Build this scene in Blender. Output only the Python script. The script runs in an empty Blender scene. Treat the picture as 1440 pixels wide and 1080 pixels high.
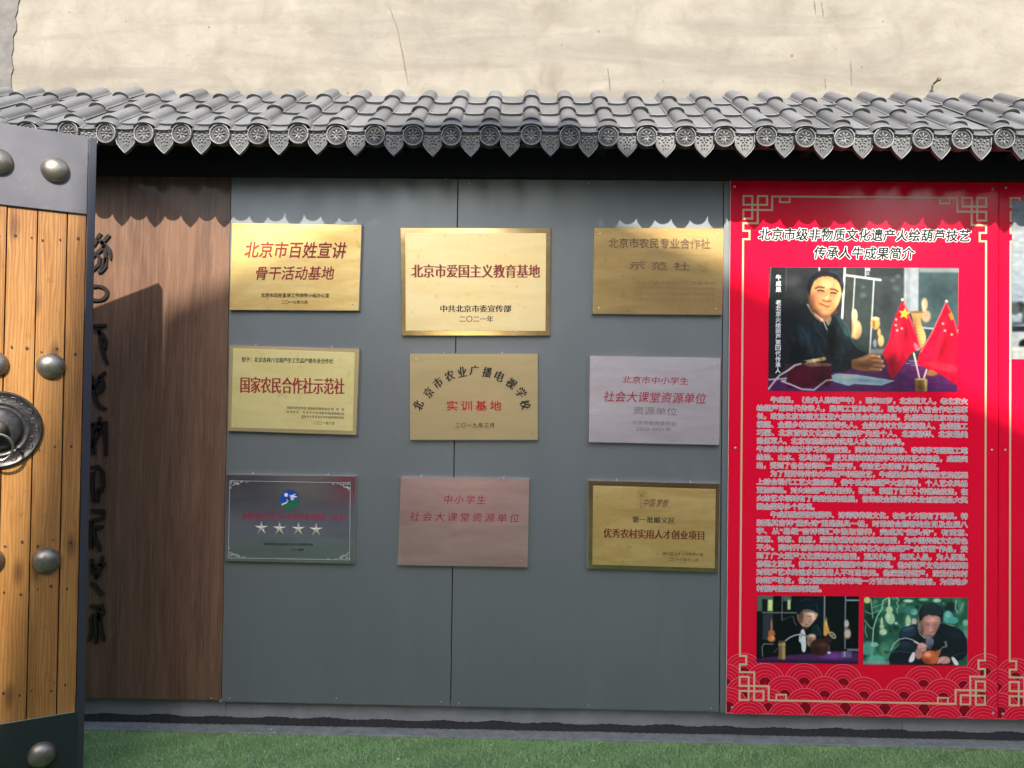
import bpy, bmesh, math, random
import numpy as np
from mathutils import Vector, Matrix
random.seed(7); rng = np.random.default_rng(7)
PI = math.pi; R = math.radians
scene = bpy.context.scene
COL = scene.collection

# ------------------------------------------------------------------ camera
CAM_D, CAM_H, YAW, PITCH, ROLL, FPX = 3.4817, 1.5139, .0182, .0166, -.0128, 1082.0
cy, sy, cp, sp, cr, sr = math.cos(YAW), math.sin(YAW), math.cos(PITCH), math.sin(PITCH), math.cos(ROLL), math.sin(ROLL)
fwd = Vector((-sy*cp, cy*cp, sp)); right = Vector((cy, sy, 0)); down = fwd.cross(right)
cr_ = cr*right + sr*down; cd_ = -sr*right + cr*down
cam_pos = Vector((0, -CAM_D, CAM_H))
cam = bpy.data.cameras.new('camera'); cam_o = bpy.data.objects.new('camera', cam); COL.objects.link(cam_o)
cam.sensor_width = 36; cam.lens = 36*FPX/1440; cam.clip_start = .05; cam.clip_end = 500
m = Matrix((cr_, -cd_, -fwd)).transposed().to_4x4(); m.translation = cam_pos
cam_o.matrix_world = m
scene.camera = cam_o

# ------------------------------------------------------------------ world, sun, exposure
SUN_DIR = Vector((-.09, 1, -.705)).normalized()          # the way the light travels
elev = math.asin(-SUN_DIR.z)
world = bpy.data.worlds.new('World'); scene.world = world; world.use_nodes = True
wn = world.node_tree.nodes; wl = world.node_tree.links
sky = wn.new('ShaderNodeTexSky'); sky.sky_type = 'NISHITA'; sky.sun_disc = False
sky.sun_elevation = elev; sky.sun_rotation = math.atan2(-SUN_DIR.x, -SUN_DIR.y)
sky.dust_density = 1.5; sky.air_density = 1.0; sky.ozone_density = .6
wl.new(sky.outputs[0], wn['Background'].inputs[0]); wn['Background'].inputs[1].default_value = .15
sun = bpy.data.lights.new('sun', 'SUN'); sun.energy = 3.0; sun.angle = R(.53); sun.color = (1, .93, .82)
sun_o = bpy.data.objects.new('sun', sun); COL.objects.link(sun_o)
sun_o.rotation_euler = SUN_DIR.to_track_quat('-Z', 'Y').to_euler(); sun_o.location = (0, -6, 12)
vs = scene.view_settings; vs.view_transform = 'Standard'; vs.look = 'None'; vs.gamma = 1; vs.exposure = 1.55
vs.use_curve_mapping = False

# ------------------------------------------------------------------ helpers
def on_plane(u, v, y=0.0):
    """Point of the vertical plane at depth y seen at this pixel of the 1440x1080 photograph (a measurement of the wall)."""
    r = cr_*((u-720)/FPX) + cd_*((v-540)/FPX) + fwd
    t = (y+CAM_D)/r.y
    return Vector((r.x*t, y, CAM_H+r.z*t))

def tag(o, label=None, cat=None, group=None, kind=None):
    if label: o['label'] = label
    if cat: o['category'] = cat
    if group: o['group'] = group
    if kind: o['kind'] = kind
    return o

def thing(name, label, cat, loc=(0, 0, 0), rotz=0, group=None):
    o = bpy.data.objects.new(name, None); COL.objects.link(o)
    o.location = loc; o.rotation_euler = (0, 0, rotz); o.empty_display_size = .05
    return tag(o, label, cat, group)

def link(name, me, parent=None, loc=(0, 0, 0), label=None):
    o = bpy.data.objects.new(name, me); COL.objects.link(o); o.location = loc
    if parent: o.parent = parent
    if label: o['label'] = label
    return o

class MB:
    """Collects shapes into one mesh. Coordinates are world coordinates unless the parent is rotated."""
    def __init__(s): s.v = []; s.f = []; s.m = []; s.sm = []
    def add(s, vs, fs, mi=0, smooth=False):
        n = len(s.v); s.v += [tuple(p) for p in vs]
        for f in fs: s.f.append([i+n for i in f]); s.m.append(mi); s.sm.append(smooth)
        return s
    def box(s, a, b, mi=0):
        (x0, y0, z0), (x1, y1, z1) = a, b
        vs = [(x0,y0,z0),(x1,y0,z0),(x1,y1,z0),(x0,y1,z0),(x0,y0,z1),(x1,y0,z1),(x1,y1,z1),(x0,y1,z1)]
        return s.add(vs, [(0,3,2,1),(4,5,6,7),(0,1,5,4),(1,2,6,5),(2,3,7,6),(3,0,4,7)], mi)
    def quad(s, pts, mi=0): return s.add(pts, [tuple(range(len(pts)))], mi)
    def strip(s, pts, w, y, mi=0, closed=False):
        """flat line of width w along pts (x, z) in the plane y, mitred corners"""
        n = len(pts); L = []; Rr = []
        for i in range(n):
            p = Vector(pts[i]).to_2d()
            a = Vector(pts[i-1]).to_2d() if (i > 0 or closed) else None
            b = Vector(pts[(i+1) % n]).to_2d() if (i < n-1 or closed) else None
            d1 = (p-a).normalized() if a is not None else None
            d2 = (b-p).normalized() if b is not None else None
            if d1 is None: d1 = d2
            if d2 is None: d2 = d1
            n1 = Vector((-d1.y, d1.x)); n2 = Vector((-d2.y, d2.x)); nn = n1+n2
            if nn.length < 1e-6: nn = n1.copy()
            nn.normalize(); k = 1/max(.35, nn.dot(n1))
            L.append(p+nn*w/2*k); Rr.append(p-nn*w/2*k)
        vs = [(q.x, y, q.y) for q in L]+[(q.x, y, q.y) for q in Rr]
        fs = [(i, i+n, (i+1) % n+n, (i+1) % n) for i in range(n if closed else n-1)]
        return s.add(vs, fs, mi)
    def tube(s, pts, r, seg=8, mi=0, closed=False):
        pts = [Vector(p) for p in pts]; n = len(pts); vs = []; fs = []
        rr = r if isinstance(r, (list, tuple)) else [r]*n
        ref = Vector((0, 0, 1))
        for i, p in enumerate(pts):
            a = pts[i-1] if (i > 0 or closed) else p; b = pts[(i+1) % n] if (i < n-1 or closed) else p
            d = (b-a).normalized(); u = d.cross(ref)
            if u.length < .1: u = d.cross(Vector((1, 0, 0)))
            u.normalize(); w = d.cross(u)
            for k in range(seg):
                t = 2*PI*k/seg; vs.append(p+(u*math.cos(t)+w*math.sin(t))*rr[i])
        for i in range(n if closed else n-1):
            j = (i+1) % n
            for k in range(seg): fs.append((i*seg+k, i*seg+(k+1) % seg, j*seg+(k+1) % seg, j*seg+k))
        if not closed: fs += [tuple(range(seg-1, -1, -1)), tuple((n-1)*seg+k for k in range(seg))]
        return s.add(vs, fs, mi, True)
    def lathe(s, prof, c, seg=32, mi=0, smooth=True, ax='y'):
        """prof: list of (radius, distance towards -y)"""
        c = Vector(c); vs = []; fs = []
        for r, h in prof:
            for k in range(seg):
                t = 2*PI*k/seg; vs.append((c.x+r*math.cos(t), c.y-h, c.z+r*math.sin(t)))
        for i in range(len(prof)-1):
            for k in range(seg):
                k2 = (k+1) % seg; fs.append((i*seg+k, i*seg+k2, (i+1)*seg+k2, (i+1)*seg+k))
        fs.append(tuple((len(prof)-1)*seg+k for k in range(seg)))
        return s.add(vs, fs, mi, smooth)
    def blob(s, c, r, mi=0, seg=7, rings=3, rot=0):
        """half ellipsoid relief facing -y, r=(rx, ry, rz), rotated in its plane"""
        c = Vector(c); vs = []; fs = []; ca, sa = math.cos(rot), math.sin(rot)
        for i in range(rings):
            t = PI/2*i/rings
            for k in range(seg):
                a = 2*PI*k/seg; x = r[0]*math.cos(t)*math.cos(a); z = r[2]*math.cos(t)*math.sin(a)
                vs.append((c.x+x*ca-z*sa, c.y-r[1]*math.sin(t), c.z+x*sa+z*ca))
        vs.append((c.x, c.y-r[1], c.z)); top = len(vs)-1
        for i in range(rings-1):
            for k in range(seg): fs.append((i*seg+k, i*seg+(k+1) % seg, (i+1)*seg+(k+1) % seg, (i+1)*seg+k))
        for k in range(seg): fs.append(((rings-1)*seg+k, (rings-1)*seg+(k+1) % seg, top))
        return s.add(vs, fs, mi, True)
    def prism(s, pts, y0, y1, mi=0):
        """outline pts (x, z) extruded from y0 (front) to y1 (back)"""
        n = len(pts)
        vs = [(p[0], y0, p[1]) for p in pts]+[(p[0], y1, p[1]) for p in pts]
        fs = [tuple(range(n)), tuple(range(2*n-1, n-1, -1))]+[(i, i+n, (i+1) % n+n, (i+1) % n) for i in range(n)]
        return s.add(vs, fs, mi)
    def mesh(s, name, mats, off=(0, 0, 0), bevel=0, fix=True):
        me = bpy.data.meshes.new(name)
        me.from_pydata([(p[0]-off[0], p[1]-off[1], p[2]-off[2]) for p in s.v], [], s.f)
        for mt in (mats if isinstance(mats, (list, tuple)) else [mats]): me.materials.append(mt)
        me.polygons.foreach_set('material_index', s.m); me.polygons.foreach_set('use_smooth', s.sm)
        if fix or bevel:
            bm = bmesh.new(); bm.from_mesh(me)
            if fix: bmesh.ops.recalc_face_normals(bm, faces=bm.faces)
            if bevel:
                bmesh.ops.bevel(bm, geom=list(bm.edges), offset=bevel, segments=2, affect='EDGES', profile=.6)
            bm.to_mesh(me); bm.free()
        me.update(); return me
    def build(s, name, mats, parent=None, bevel=0, label=None, fix=True, local=False):
        off = (0, 0, 0) if (parent is None or local) else tuple(parent.location)
        return link(name, s.mesh(name, mats, off, bevel, fix), parent, label=label)

# ------------------------------------------------------------------ materials
MATS = {}
def mat(name, col=(.5, .5, .5), rough=.5, metal=0., spec=.5, coat=0., coat_rough=.05):
    mt = bpy.data.materials.new(name); mt.use_nodes = True; MATS[name] = mt
    b = mt.node_tree.nodes['Principled BSDF']
    b.inputs['Base Color'].default_value = (*col, 1); b.inputs['Roughness'].default_value = rough
    b.inputs['Metallic'].default_value = metal; b.inputs['Specular IOR Level'].default_value = spec
    b.inputs['Coat Weight'].default_value = coat; b.inputs['Coat Roughness'].default_value = coat_rough
    return mt
class NT:
    def __init__(s, mt): s.t = mt.node_tree; s.b = s.t.nodes['Principled BSDF']
    def n(s, typ, **kw):
        nd = s.t.nodes.new('ShaderNode'+typ)
        for k, v in kw.items(): setattr(nd, k, v)
        return nd
    def l(s, a, b): s.t.links.new(a, b)
    def coord(s, scale=(1, 1, 1), loc=(0, 0, 0), use='Object', rnd=False):
        tc = s.n('TexCoord'); mp = s.n('Mapping'); mp.inputs['Scale'].default_value = scale; mp.inputs['Location'].default_value = loc
        s.l(tc.outputs[use], mp.inputs[0])
        if rnd:
            oi = s.n('ObjectInfo'); mu = s.n('Math', operation='MULTIPLY'); mu.inputs[1].default_value = 37.
            s.l(oi.outputs['Random'], mu.inputs[0]); cx = s.n('CombineXYZ')
            for i in range(3): s.l(mu.outputs[0], cx.inputs[i])
            s.l(cx.outputs[0], mp.inputs['Location'])
        return mp.outputs[0]
    def noise(s, vec, scale, detail=4, rough=.55, dist=0.):
        nd = s.n('TexNoise'); nd.inputs['Scale'].default_value = scale; nd.inputs['Detail'].default_value = detail
        nd.inputs['Roughness'].default_value = rough; nd.inputs['Distortion'].default_value = dist
        s.l(vec, nd.inputs['Vector']); return nd.outputs['Fac']
    def ramp(s, fac, stops):
        r = s.n('ValToRGB'); e = r.color_ramp.elements
        while len(e) < len(stops): e.new(.5)
        for k, (p, c) in zip(e, stops):
            k.position = p; k.color = (*c, 1) if len(c) == 3 else c
        s.l(fac, r.inputs[0]); return r.outputs[0]
    def mix(s, fac, a, b, mode='MIX'):
        mx = s.n('Mix', data_type='RGBA', blend_type=mode)
        for sock, v in ((mx.inputs[0], fac), (mx.inputs[6], a), (mx.inputs[7], b)):
            if isinstance(v, (int, float)): sock.default_value = v
            elif isinstance(v, tuple): sock.default_value = (*v, 1)
            else: s.l(v, sock)
        return mx.outputs[2]
    def math(s, op, a, b=0.):
        nd = s.n('Math', operation=op)
        for i, v in enumerate((a, b)):
            if isinstance(v, (int, float)): nd.inputs[i].default_value = v
            else: s.l(v, nd.inputs[i])
        return nd.outputs[0]
    def col(s, c): s.l(c, s.b.inputs['Base Color'])
    def rough(s, fac, lo, hi):
        mr = s.n('MapRange'); mr.inputs[3].default_value = lo; mr.inputs[4].default_value = hi
        s.l(fac, mr.inputs[0]); s.l(mr.outputs[0], s.b.inputs['Roughness'])
    def bump(s, h, strength=.3, dist=.002):
        bp = s.n('Bump'); bp.inputs['Strength'].default_value = strength; bp.inputs['Distance'].default_value = dist
        s.l(h, bp.inputs['Height']); s.l(bp.outputs[0], s.b.inputs['Normal']); return bp

# old lime plaster
M_plaster = mat('old_plaster', rough=.92); t = NT(M_plaster)
v = t.coord(); big = t.noise(v, .9, 5, .6); mid = t.noise(v, 4.5, 6, .62, .4); fine = t.noise(v, 38, 4)
hs = t.noise(t.coord((.5, 1, 3.2), (3, 0, 1)), 1.6, 6, .62, .6)
c = t.ramp(mid, [(.2, (.160, .139, .108)), (.45, (.228, .206, .165)), (.62, (.264, .240, .195)), (.85, (.305, .282, .235))])
c = t.mix(t.math('MULTIPLY', t.ramp(hs, [(.47, (0, 0, 0)), (.62, (1, 1, 1))]), .62), c, (.165, .147, .122))
c = t.mix(t.math('MULTIPLY', t.ramp(big, [(.48, (0, 0, 0)), (.68, (1, 1, 1))]), .3), c, (.235, .215, .18))
spots = t.noise(t.coord((1, 1, 1), (9, 0, 2)), 9, 8, .75)
c = t.mix(t.math('MULTIPLY', t.ramp(spots, [(.55, (0, 0, 0)), (.70, (1, 1, 1))]), .38), c, (.13, .11, .085))
t.col(c); t.bump(t.math('ADD', mid, t.math('MULTIPLY', fine, .3)), .5, .01)
M_cement = mat('grey_cement_render', rough=.9); t = NT(M_cement)
v = t.coord(); t.col(t.ramp(t.noise(v, 14, 6, .7), [(.3, (.11, .105, .10)), (.6, (.155, .145, .135)), (.8, (.20, .185, .165))])); t.bump(t.noise(v, 30, 5), .6, .006)
M_crack = mat('crack_shadowed_gap', (.16, .13, .10), .95)
# dark grey panel
M_grey = mat('slate_grey_panel', rough=.34, spec=.5, metal=.38); t = NT(M_grey)
v = t.coord(); a = t.noise(v, 1.3, 3); b_ = t.noise(t.coord((1, 1, .25)), 5, 5, .6); dust = t.noise(v, 160, 2)
c = t.ramp(a, [(.3, (.178, .198, .200)), (.7, (.202, .220, .219))])
c = t.mix(t.math('MULTIPLY', t.ramp(b_, [(.5, (0, 0, 0)), (.75, (1, 1, 1))]), .22), c, (.24, .262, .255))
c = t.mix(t.math('MULTIPLY', t.ramp(dust, [(.66, (0, 0, 0)), (.76, (1, 1, 1))]), .25), c, (.22, .23, .23))
sm_ = t.noise(t.coord((1, 1, .6), (4, 0, 2)), 1.9, 7, .72, .8)
c = t.mix(t.math('MULTIPLY', t.ramp(sm_, [(.50, (0, 0, 0)), (.72, (1, 1, 1))]), .35), c, (.225, .24, .236))
dr = t.noise(t.coord((14, 1, .35)), 2.2, 5, .7); c = t.mix(t.math('MULTIPLY', t.ramp(dr, [(.56, (0, 0, 0)), (.75, (1, 1, 1))]), .20), c, (.14, .165, .165))
t.col(c); t.rough(sm_, .22, .50); t.bump(t.noise(t.coord((1, 1, 1)), 2.2, 2), .10, .02)
# printed wood laminate
M_wood = mat('walnut_laminate', rough=.42, spec=.3, coat=.14, coat_rough=.05); t = NT(M_wood)
v1 = t.coord((26, 1, 1.1)); g1 = t.noise(v1, 3.2, 6, .68, 1.4); v2 = t.coord((95, 1, 2.2)); g2 = t.noise(v2, 3, 4, .7)
g3 = t.noise(t.coord((3.4, 1, .55)), 1.6, 2, .5, 1.2)
wv = t.n('TexWave', wave_type='BANDS', bands_direction='X'); wv.inputs['Scale'].default_value = 6.5; wv.inputs['Distortion'].default_value = 7
wv.inputs['Detail'].default_value = 3; wv.inputs['Detail Scale'].default_value = .7; t.l(t.coord((1, 1, .16)), wv.inputs['Vector'])
c = t.ramp(g1, [(.25, (.066, .036, .023)), (.5, (.152, .084, .053)), (.72, (.225, .130, .084))])
c = t.mix(t.math('MULTIPLY', wv.outputs['Fac'], .32), c, (.085, .044, .029))
c = t.mix(t.math('MULTIPLY', t.ramp(g2, [(.52, (0, 0, 0)), (.7, (1, 1, 1))]), .5), c, (.06, .032, .022))
c = t.mix(t.math('MULTIPLY', t.ramp(g3, [(.45, (0, 0, 0)), (.7, (1, 1, 1))]), .3), c, (.29, .16, .10))
t.col(c); t.bump(g2, .12, .0008)
# roof resin
def resin(name, c0, c1, c2, dust_c, dust_k, r0):
    mt = mat(name, rough=r0); t = NT(mt); v = t.coord(rnd=True); a = t.noise(v, 7, 5, .6); f = t.noise(v, 60, 5, .7)
    ge = t.n('NewGeometry'); sx = t.n('SeparateXYZ'); t.l(ge.outputs['Normal'], sx.inputs[0])
    c = t.ramp(a, [(.3, c0), (.55, c1), (.8, c2)])
    st = t.noise(t.coord((3, 3, 3), rnd=True), 4.5, 6, .75, .8); c = t.mix(t.math('MULTIPLY', t.ramp(st, [(.55, (0, 0, 0)), (.75, (1, 1, 1))]), .5), c, (.06, .058, .05))
    up = t.math('MULTIPLY', t.ramp(sx.outputs['Z'], [(.35, (0, 0, 0)), (.9, (1, 1, 1))]), dust_k)
    c = t.mix(t.math('MULTIPLY', up, t.ramp(f, [(.3, (.5, .5, .5)), (.6, (1, 1, 1))])), c, dust_c)
    oi = t.n('ObjectInfo'); hs_ = t.n('HueSaturation'); t.l(t.math('ADD', t.math('MULTIPLY', oi.outputs['Random'], .40), .80), hs_.inputs['Value'])
    t.l(c, hs_.inputs['Color']); t.col(hs_.outputs[0])
    t.rough(a, r0-.08, r0+.15); t.bump(f, .15, .001); return mt
M_tile = resin('grey_resin_tile', (.074, .078, .085), (.104, .107, .113), (.140, .141, .143), (.185, .184, .182), .5, .42)
M_disc = resin('grey_resin_ornament', (.050, .052, .054), (.070, .072, .073), (.10, .10, .099), (.2, .19, .18), .5, .36)
M_relief = resin('pale_resin_relief', (.15, .15, .15), (.20, .20, .195), (.25, .245, .24), (.3, .29, .28), .4, .3)  # raised ornament, paler than the ground around it
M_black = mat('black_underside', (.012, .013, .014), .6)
M_steelpaint = mat('charcoal_painted_steel', rough=.38, spec=.5); t = NT(M_steelpaint)
v = t.coord(); a = t.noise(v, 5, 5, .65); sp_ = t.noise(v, 95, 3, .6); c = t.ramp(a, [(.3, (.075, .076, .088)), (.7, (.105, .105, .12))])
tc = t.n('TexCoord'); sx = t.n('SeparateXYZ'); t.l(tc.outputs['Object'], sx.inputs[0])
c = t.mix(t.math('MULTIPLY', t.ramp(sp_, [(.60, (0, 0, 0)), (.72, (1, 1, 1))]), t.math('MULTIPLY', t.ramp(a, [(.42, (0, 0, 0)), (.62, (1, 1, 1))]), .5)), c, (.17, .17, .18))
t.col(c); t.rough(a, .30, .5); t.bump(sp_, .08, .001)
M_shadepaint = mat('shaded_steel_paint', (.016, .024, .022), .4); M_tubepaint = mat('navy_tube_paint', (.030, .033, .045), .35)  # bottom plate: shade and ground reflection put into the paint colour
# varnished pine
M_pine = mat('varnished_pine', rough=.38, spec=.5, coat=.15, coat_rough=.2); t = NT(M_pine)
oi = t.n('ObjectInfo')
v = t.coord((9, 1, .85), rnd=True); g1 = t.noise(v, 2.2, 4, .6, 1.6)
wv = t.n('TexWave', wave_type='BANDS', bands_direction='X'); wv.inputs['Scale'].default_value = 30; wv.inputs['Distortion'].default_value = 9
wv.inputs['Detail'].default_value = 2.5; wv.inputs['Detail Scale'].default_value = 1.4; t.l(t.coord((1, 1, .09), rnd=True), wv.inputs['Vector'])
vo = t.n('TexVoronoi'); vo.inputs['Scale'].default_value = 1.; vo.voronoi_dimensions = '2D'
sxyz = t.n('SeparateXYZ'); t.l(t.coord((6.5, 1, 2.2), rnd=True), sxyz.inputs[0]); cxy = t.n('CombineXYZ'); t.l(sxyz.outputs[0], cxy.inputs[0]); t.l(sxyz.outputs[2], cxy.inputs[1]); t.l(cxy.outputs[0], vo.inputs['Vector'])
c = t.ramp(g1, [(.25, (.21, .088, .020)), (.5, (.30, .138, .034)), (.75, (.38, .195, .058))])
c = t.mix(t.math('MULTIPLY', t.ramp(wv.outputs['Fac'], [(.30, (0, 0, 0)), (.9, (1, 1, 1))]), .52), c, (.15, .048, .009))
c = t.mix(t.math('MULTIPLY', t.ramp(t.noise(t.coord((2, 1, .5), rnd=True), 2.5, 3), [(.45, (0, 0, 0)), (.7, (1, 1, 1))]), .35), c, (.38, .20, .065))
c = t.mix(t.math('MULTIPLY', t.ramp(vo.outputs['Distance'], [(.0, (1, 1, 1)), (.05, (.8, .8, .8)), (.14, (0, 0, 0))]), .78), c, (.07, .025, .008))
c = t.mix(t.math('MULTIPLY', t.ramp(t.noise(t.coord((1, 1, 1), rnd=True), 26, 5, .7), [(.60, (0, 0, 0)), (.78, (1, 1, 1))]), .6), c, (.09, .035, .012))
hs_ = t.n('HueSaturation'); t.l(t.math('ADD', t.math('MULTIPLY', oi.outputs['Random'], .3), .82), hs_.inputs['Value']); t.l(c, hs_.inputs['Color'])
t.col(hs_.outputs[0]); t.bump(wv.outputs['Fac'], .25, .001)
M_nail = mat('dark_nail_stain', (.05, .025, .015), .7)
M_boss = mat('antique_nickel', rough=.36, metal=.85); t = NT(M_boss); v = t.coord(rnd=True); a = t.noise(v, 30, 5, .65)
t.col(t.ramp(a, [(.3, (.20, .18, .14)), (.7, (.33, .30, .25))])); t.rough(a, .28, .5)
M_knock = mat('patinated_iron', rough=.4, metal=.7); t = NT(M_knock); v = t.coord(); a = t.noise(v, 60, 4)
t.col(t.ramp(a, [(.3, (.035, .033, .032)), (.7, (.075, .072, .07))]))
M_knock_hi = mat('worn_iron_relief', (.10, .092, .085), .35, .7)
M_ring = mat('polished_ring_metal', (.42, .39, .34), .3, 1.)
# red printed vinyl with faint ring pattern
def red_vinyl(name, base=(.88, .003, .034)):
    mt = mat(name, rough=.16, spec=.28); t = NT(mt)
    def rings(loc):
        v = t.coord((9.2, 1, 9.2), loc); fr = t.n('VectorMath', operation='FRACTION'); t.l(v, fr.inputs[0])
        sb = t.n('VectorMath', operation='SUBTRACT'); t.l(fr.outputs[0], sb.inputs[0]); sb.inputs[1].default_value = (.5, 0, .5)
        ml = t.n('VectorMath', operation='MULTIPLY'); t.l(sb.outputs[0], ml.inputs[0]); ml.inputs[1].default_value = (1, 0, 1)
        ln = t.n('VectorMath', operation='LENGTH'); t.l(ml.outputs[0], ln.inputs[0]); return ln.outputs['Value']
    a, b = rings((0, 0, 0)), rings((.5, 0, .5)); d = t.math('MINIMUM', a, b)
    s_ = t.math('SINE', t.math('MULTIPLY', d, 62.))
    k = t.ramp(s_, [(.55, (0, 0, 0)), (.9, (1, 1, 1))])
    bn = t.noise(t.coord(), 3, 3)
    t.col(t.mix(t.math('MULTIPLY', k, .16), t.mix(t.math('MULTIPLY', bn, .15), base, (.62, .002, .02)), (.80, .05, .06)))
    t.bump(t.noise(t.coord(), 3, 2), .08, .01)
    return mt
M_red = red_vinyl('red_vinyl_print')
def flat(name, c, rough=.25): return mat(name, c, rough, spec=.4)
P_gold = flat('print_pale_gold', (.72, .50, .30)); P_white = flat('print_white', (.78, .62, .62)); P_dark = flat('print_dark_green', (.008, .016, .009))
P_grey = flat('print_text_grey', (.27, .19, .19)); P_pinkt = flat('print_pink_outline', (.90, .70, .71))
P_scal = flat('print_scallop_red', (.82, .005, .038)); P_line = flat('print_scallop_line', (.85, .15, .19)); P_deep = flat('print_deep_red', (.27, .003, .014))
P_purewhite = flat('print_pure_white', (.8, .8, .78))
def print_mat(name):
    mt = mat(name, rough=.2, spec=.5); t = NT(mt); at = t.n('Attribute', attribute_name='ink'); t.col(at.outputs['Color']); return mt
M_print = print_mat('photo_print')

# brushed metals
def brushed(name, c0, c1, metal, r0, r1, streak=.5, tarnish=None, bstr=.25):
    mt = mat(name, metal=metal, rough=r0); t = NT(mt)
    st = t.noise(t.coord((1.2, 1, 130), rnd=True), 3, 3, .6); lg = t.noise(t.coord((1.3, 1, 5), rnd=True), 2.4, 4, .6, .5); sm = t.noise(t.coord(rnd=True), 22, 5, .7)
    c = t.ramp(lg, [(.3, c0), (.7, c1)])
    c = t.mix(t.math('MULTIPLY', st, streak), c, tuple(x*.72 for x in c0))
    if tarnish: c = t.mix(t.math('MULTIPLY', t.ramp(sm, [(.60, (0, 0, 0)), (.72, (1, 1, 1))]), .45), c, tarnish)
    t.col(c); t.rough(st, r0, r1); t.bump(st, bstr, .0006); return mt
M_brass = brushed('brushed_brass', (.68, .44, .13), (.94, .70, .28), .66, .26, .44, .35, (.34, .22, .09))
M_brass_pale = brushed('pale_brushed_brass', (.90, .68, .30), (.96, .78, .42), .5, .28, .46, .2, (.5, .34, .16))
M_brass_lemon = brushed('lemon_brass_face', (.84, .70, .27), (.93, .80, .38), .5, .28, .46, .25, (.42, .32, .14))
M_brass_dull = brushed('dull_brass', (.40, .27, .10), (.58, .41, .17), .8, .24, .42, .5, (.20, .12, .05))
M_brass_matt = brushed('matt_gold_plate', (.50, .38, .18), (.58, .44, .22), .5, .34, .46, .3)
M_frame_brass = brushed('polished_brass_border', (.42, .28, .10), (.66, .50, .25), .95, .12, .22, .3, (.18, .09, .04), .1)
M_steel_pink = brushed('brushed_steel', (.60, .54, .545), (.76, .70, .70), .65, .24, .36, .12)
M_steel_dull = brushed('bronzed_steel', (.52, .34, .30), (.66, .46, .42), .75, .24, .36, .10)
M_mirror = brushed('polished_steel', (.48, .46, .46), (.66, .63, .62), .9, .07, .16, .3, None, .06)
M_edge = mat('bright_plate_edge', (.78, .74, .66), .25, .9)
M_screw = mat('zinc_screw', (.6, .6, .58), .35, .8)
I_red = mat('enamel_red', (.32, .018, .012), .5); I_bright = mat('enamel_bright_red', (.55, .02, .02), .5); I_black = mat('enamel_black', (.02, .013, .01), .5)
I_brown = mat('etched_brown', (.20, .10, .04), .5); I_crim = mat('enamel_crimson', (.42, .01, .05), .5); I_faint = mat('faint_etching', (.30, .22, .22), .5)
I_white = mat('etched_white', (.75, .75, .73), .5); I_blue = mat('enamel_blue', (.01, .08, .35), .3); I_green = mat('enamel_green', (.02, .17, .05), .3)
M_star = mat('gilt_star', (.85, .80, .58), .3, .55)
M_turf = mat('turf_backing', rough=.95); t = NT(M_turf); v = t.coord()
t.col(t.ramp(t.noise(v, 160, 5, .8), [(.3, (.08, .15, .065)), (.55, (.16, .31, .14)), (.75, (.26, .44, .22))])); t.bump(t.noise(v, 300, 3), 1, .01)
M_blade = mat('artificial_grass_blade', rough=.6, spec=.25); t = NT(M_blade); at = t.n('Attribute', attribute_name='tint'); t.col(at.outputs['Color'])
M_conc = mat('concrete', rough=.9); t = NT(M_conc); v = t.coord()
t.col(t.ramp(t.noise(v, 20, 6, .7), [(.3, (.16, .16, .155)), (.7, (.30, .30, .285))])); t.bump(t.noise(v, 60, 5), .5, .004)
M_plinth = mat('grey_painted_plinth', rough=.7); t = NT(M_plinth); v = t.coord()
t.col(t.ramp(t.noise(v, 6, 6, .7), [(.3, (.20, .215, .22)), (.7, (.32, .33, .335))])); t.bump(t.noise(v, 40, 5), .3, .003)
M_rubber = mat('black_sealant', (.022, .024, .025), .85)
M_crumb = mat('pale_debris', (.65, .66, .58), .8)
M_letter = mat('black_raised_lettering', (.018, .013, .012), .35, spec=.5)

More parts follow.
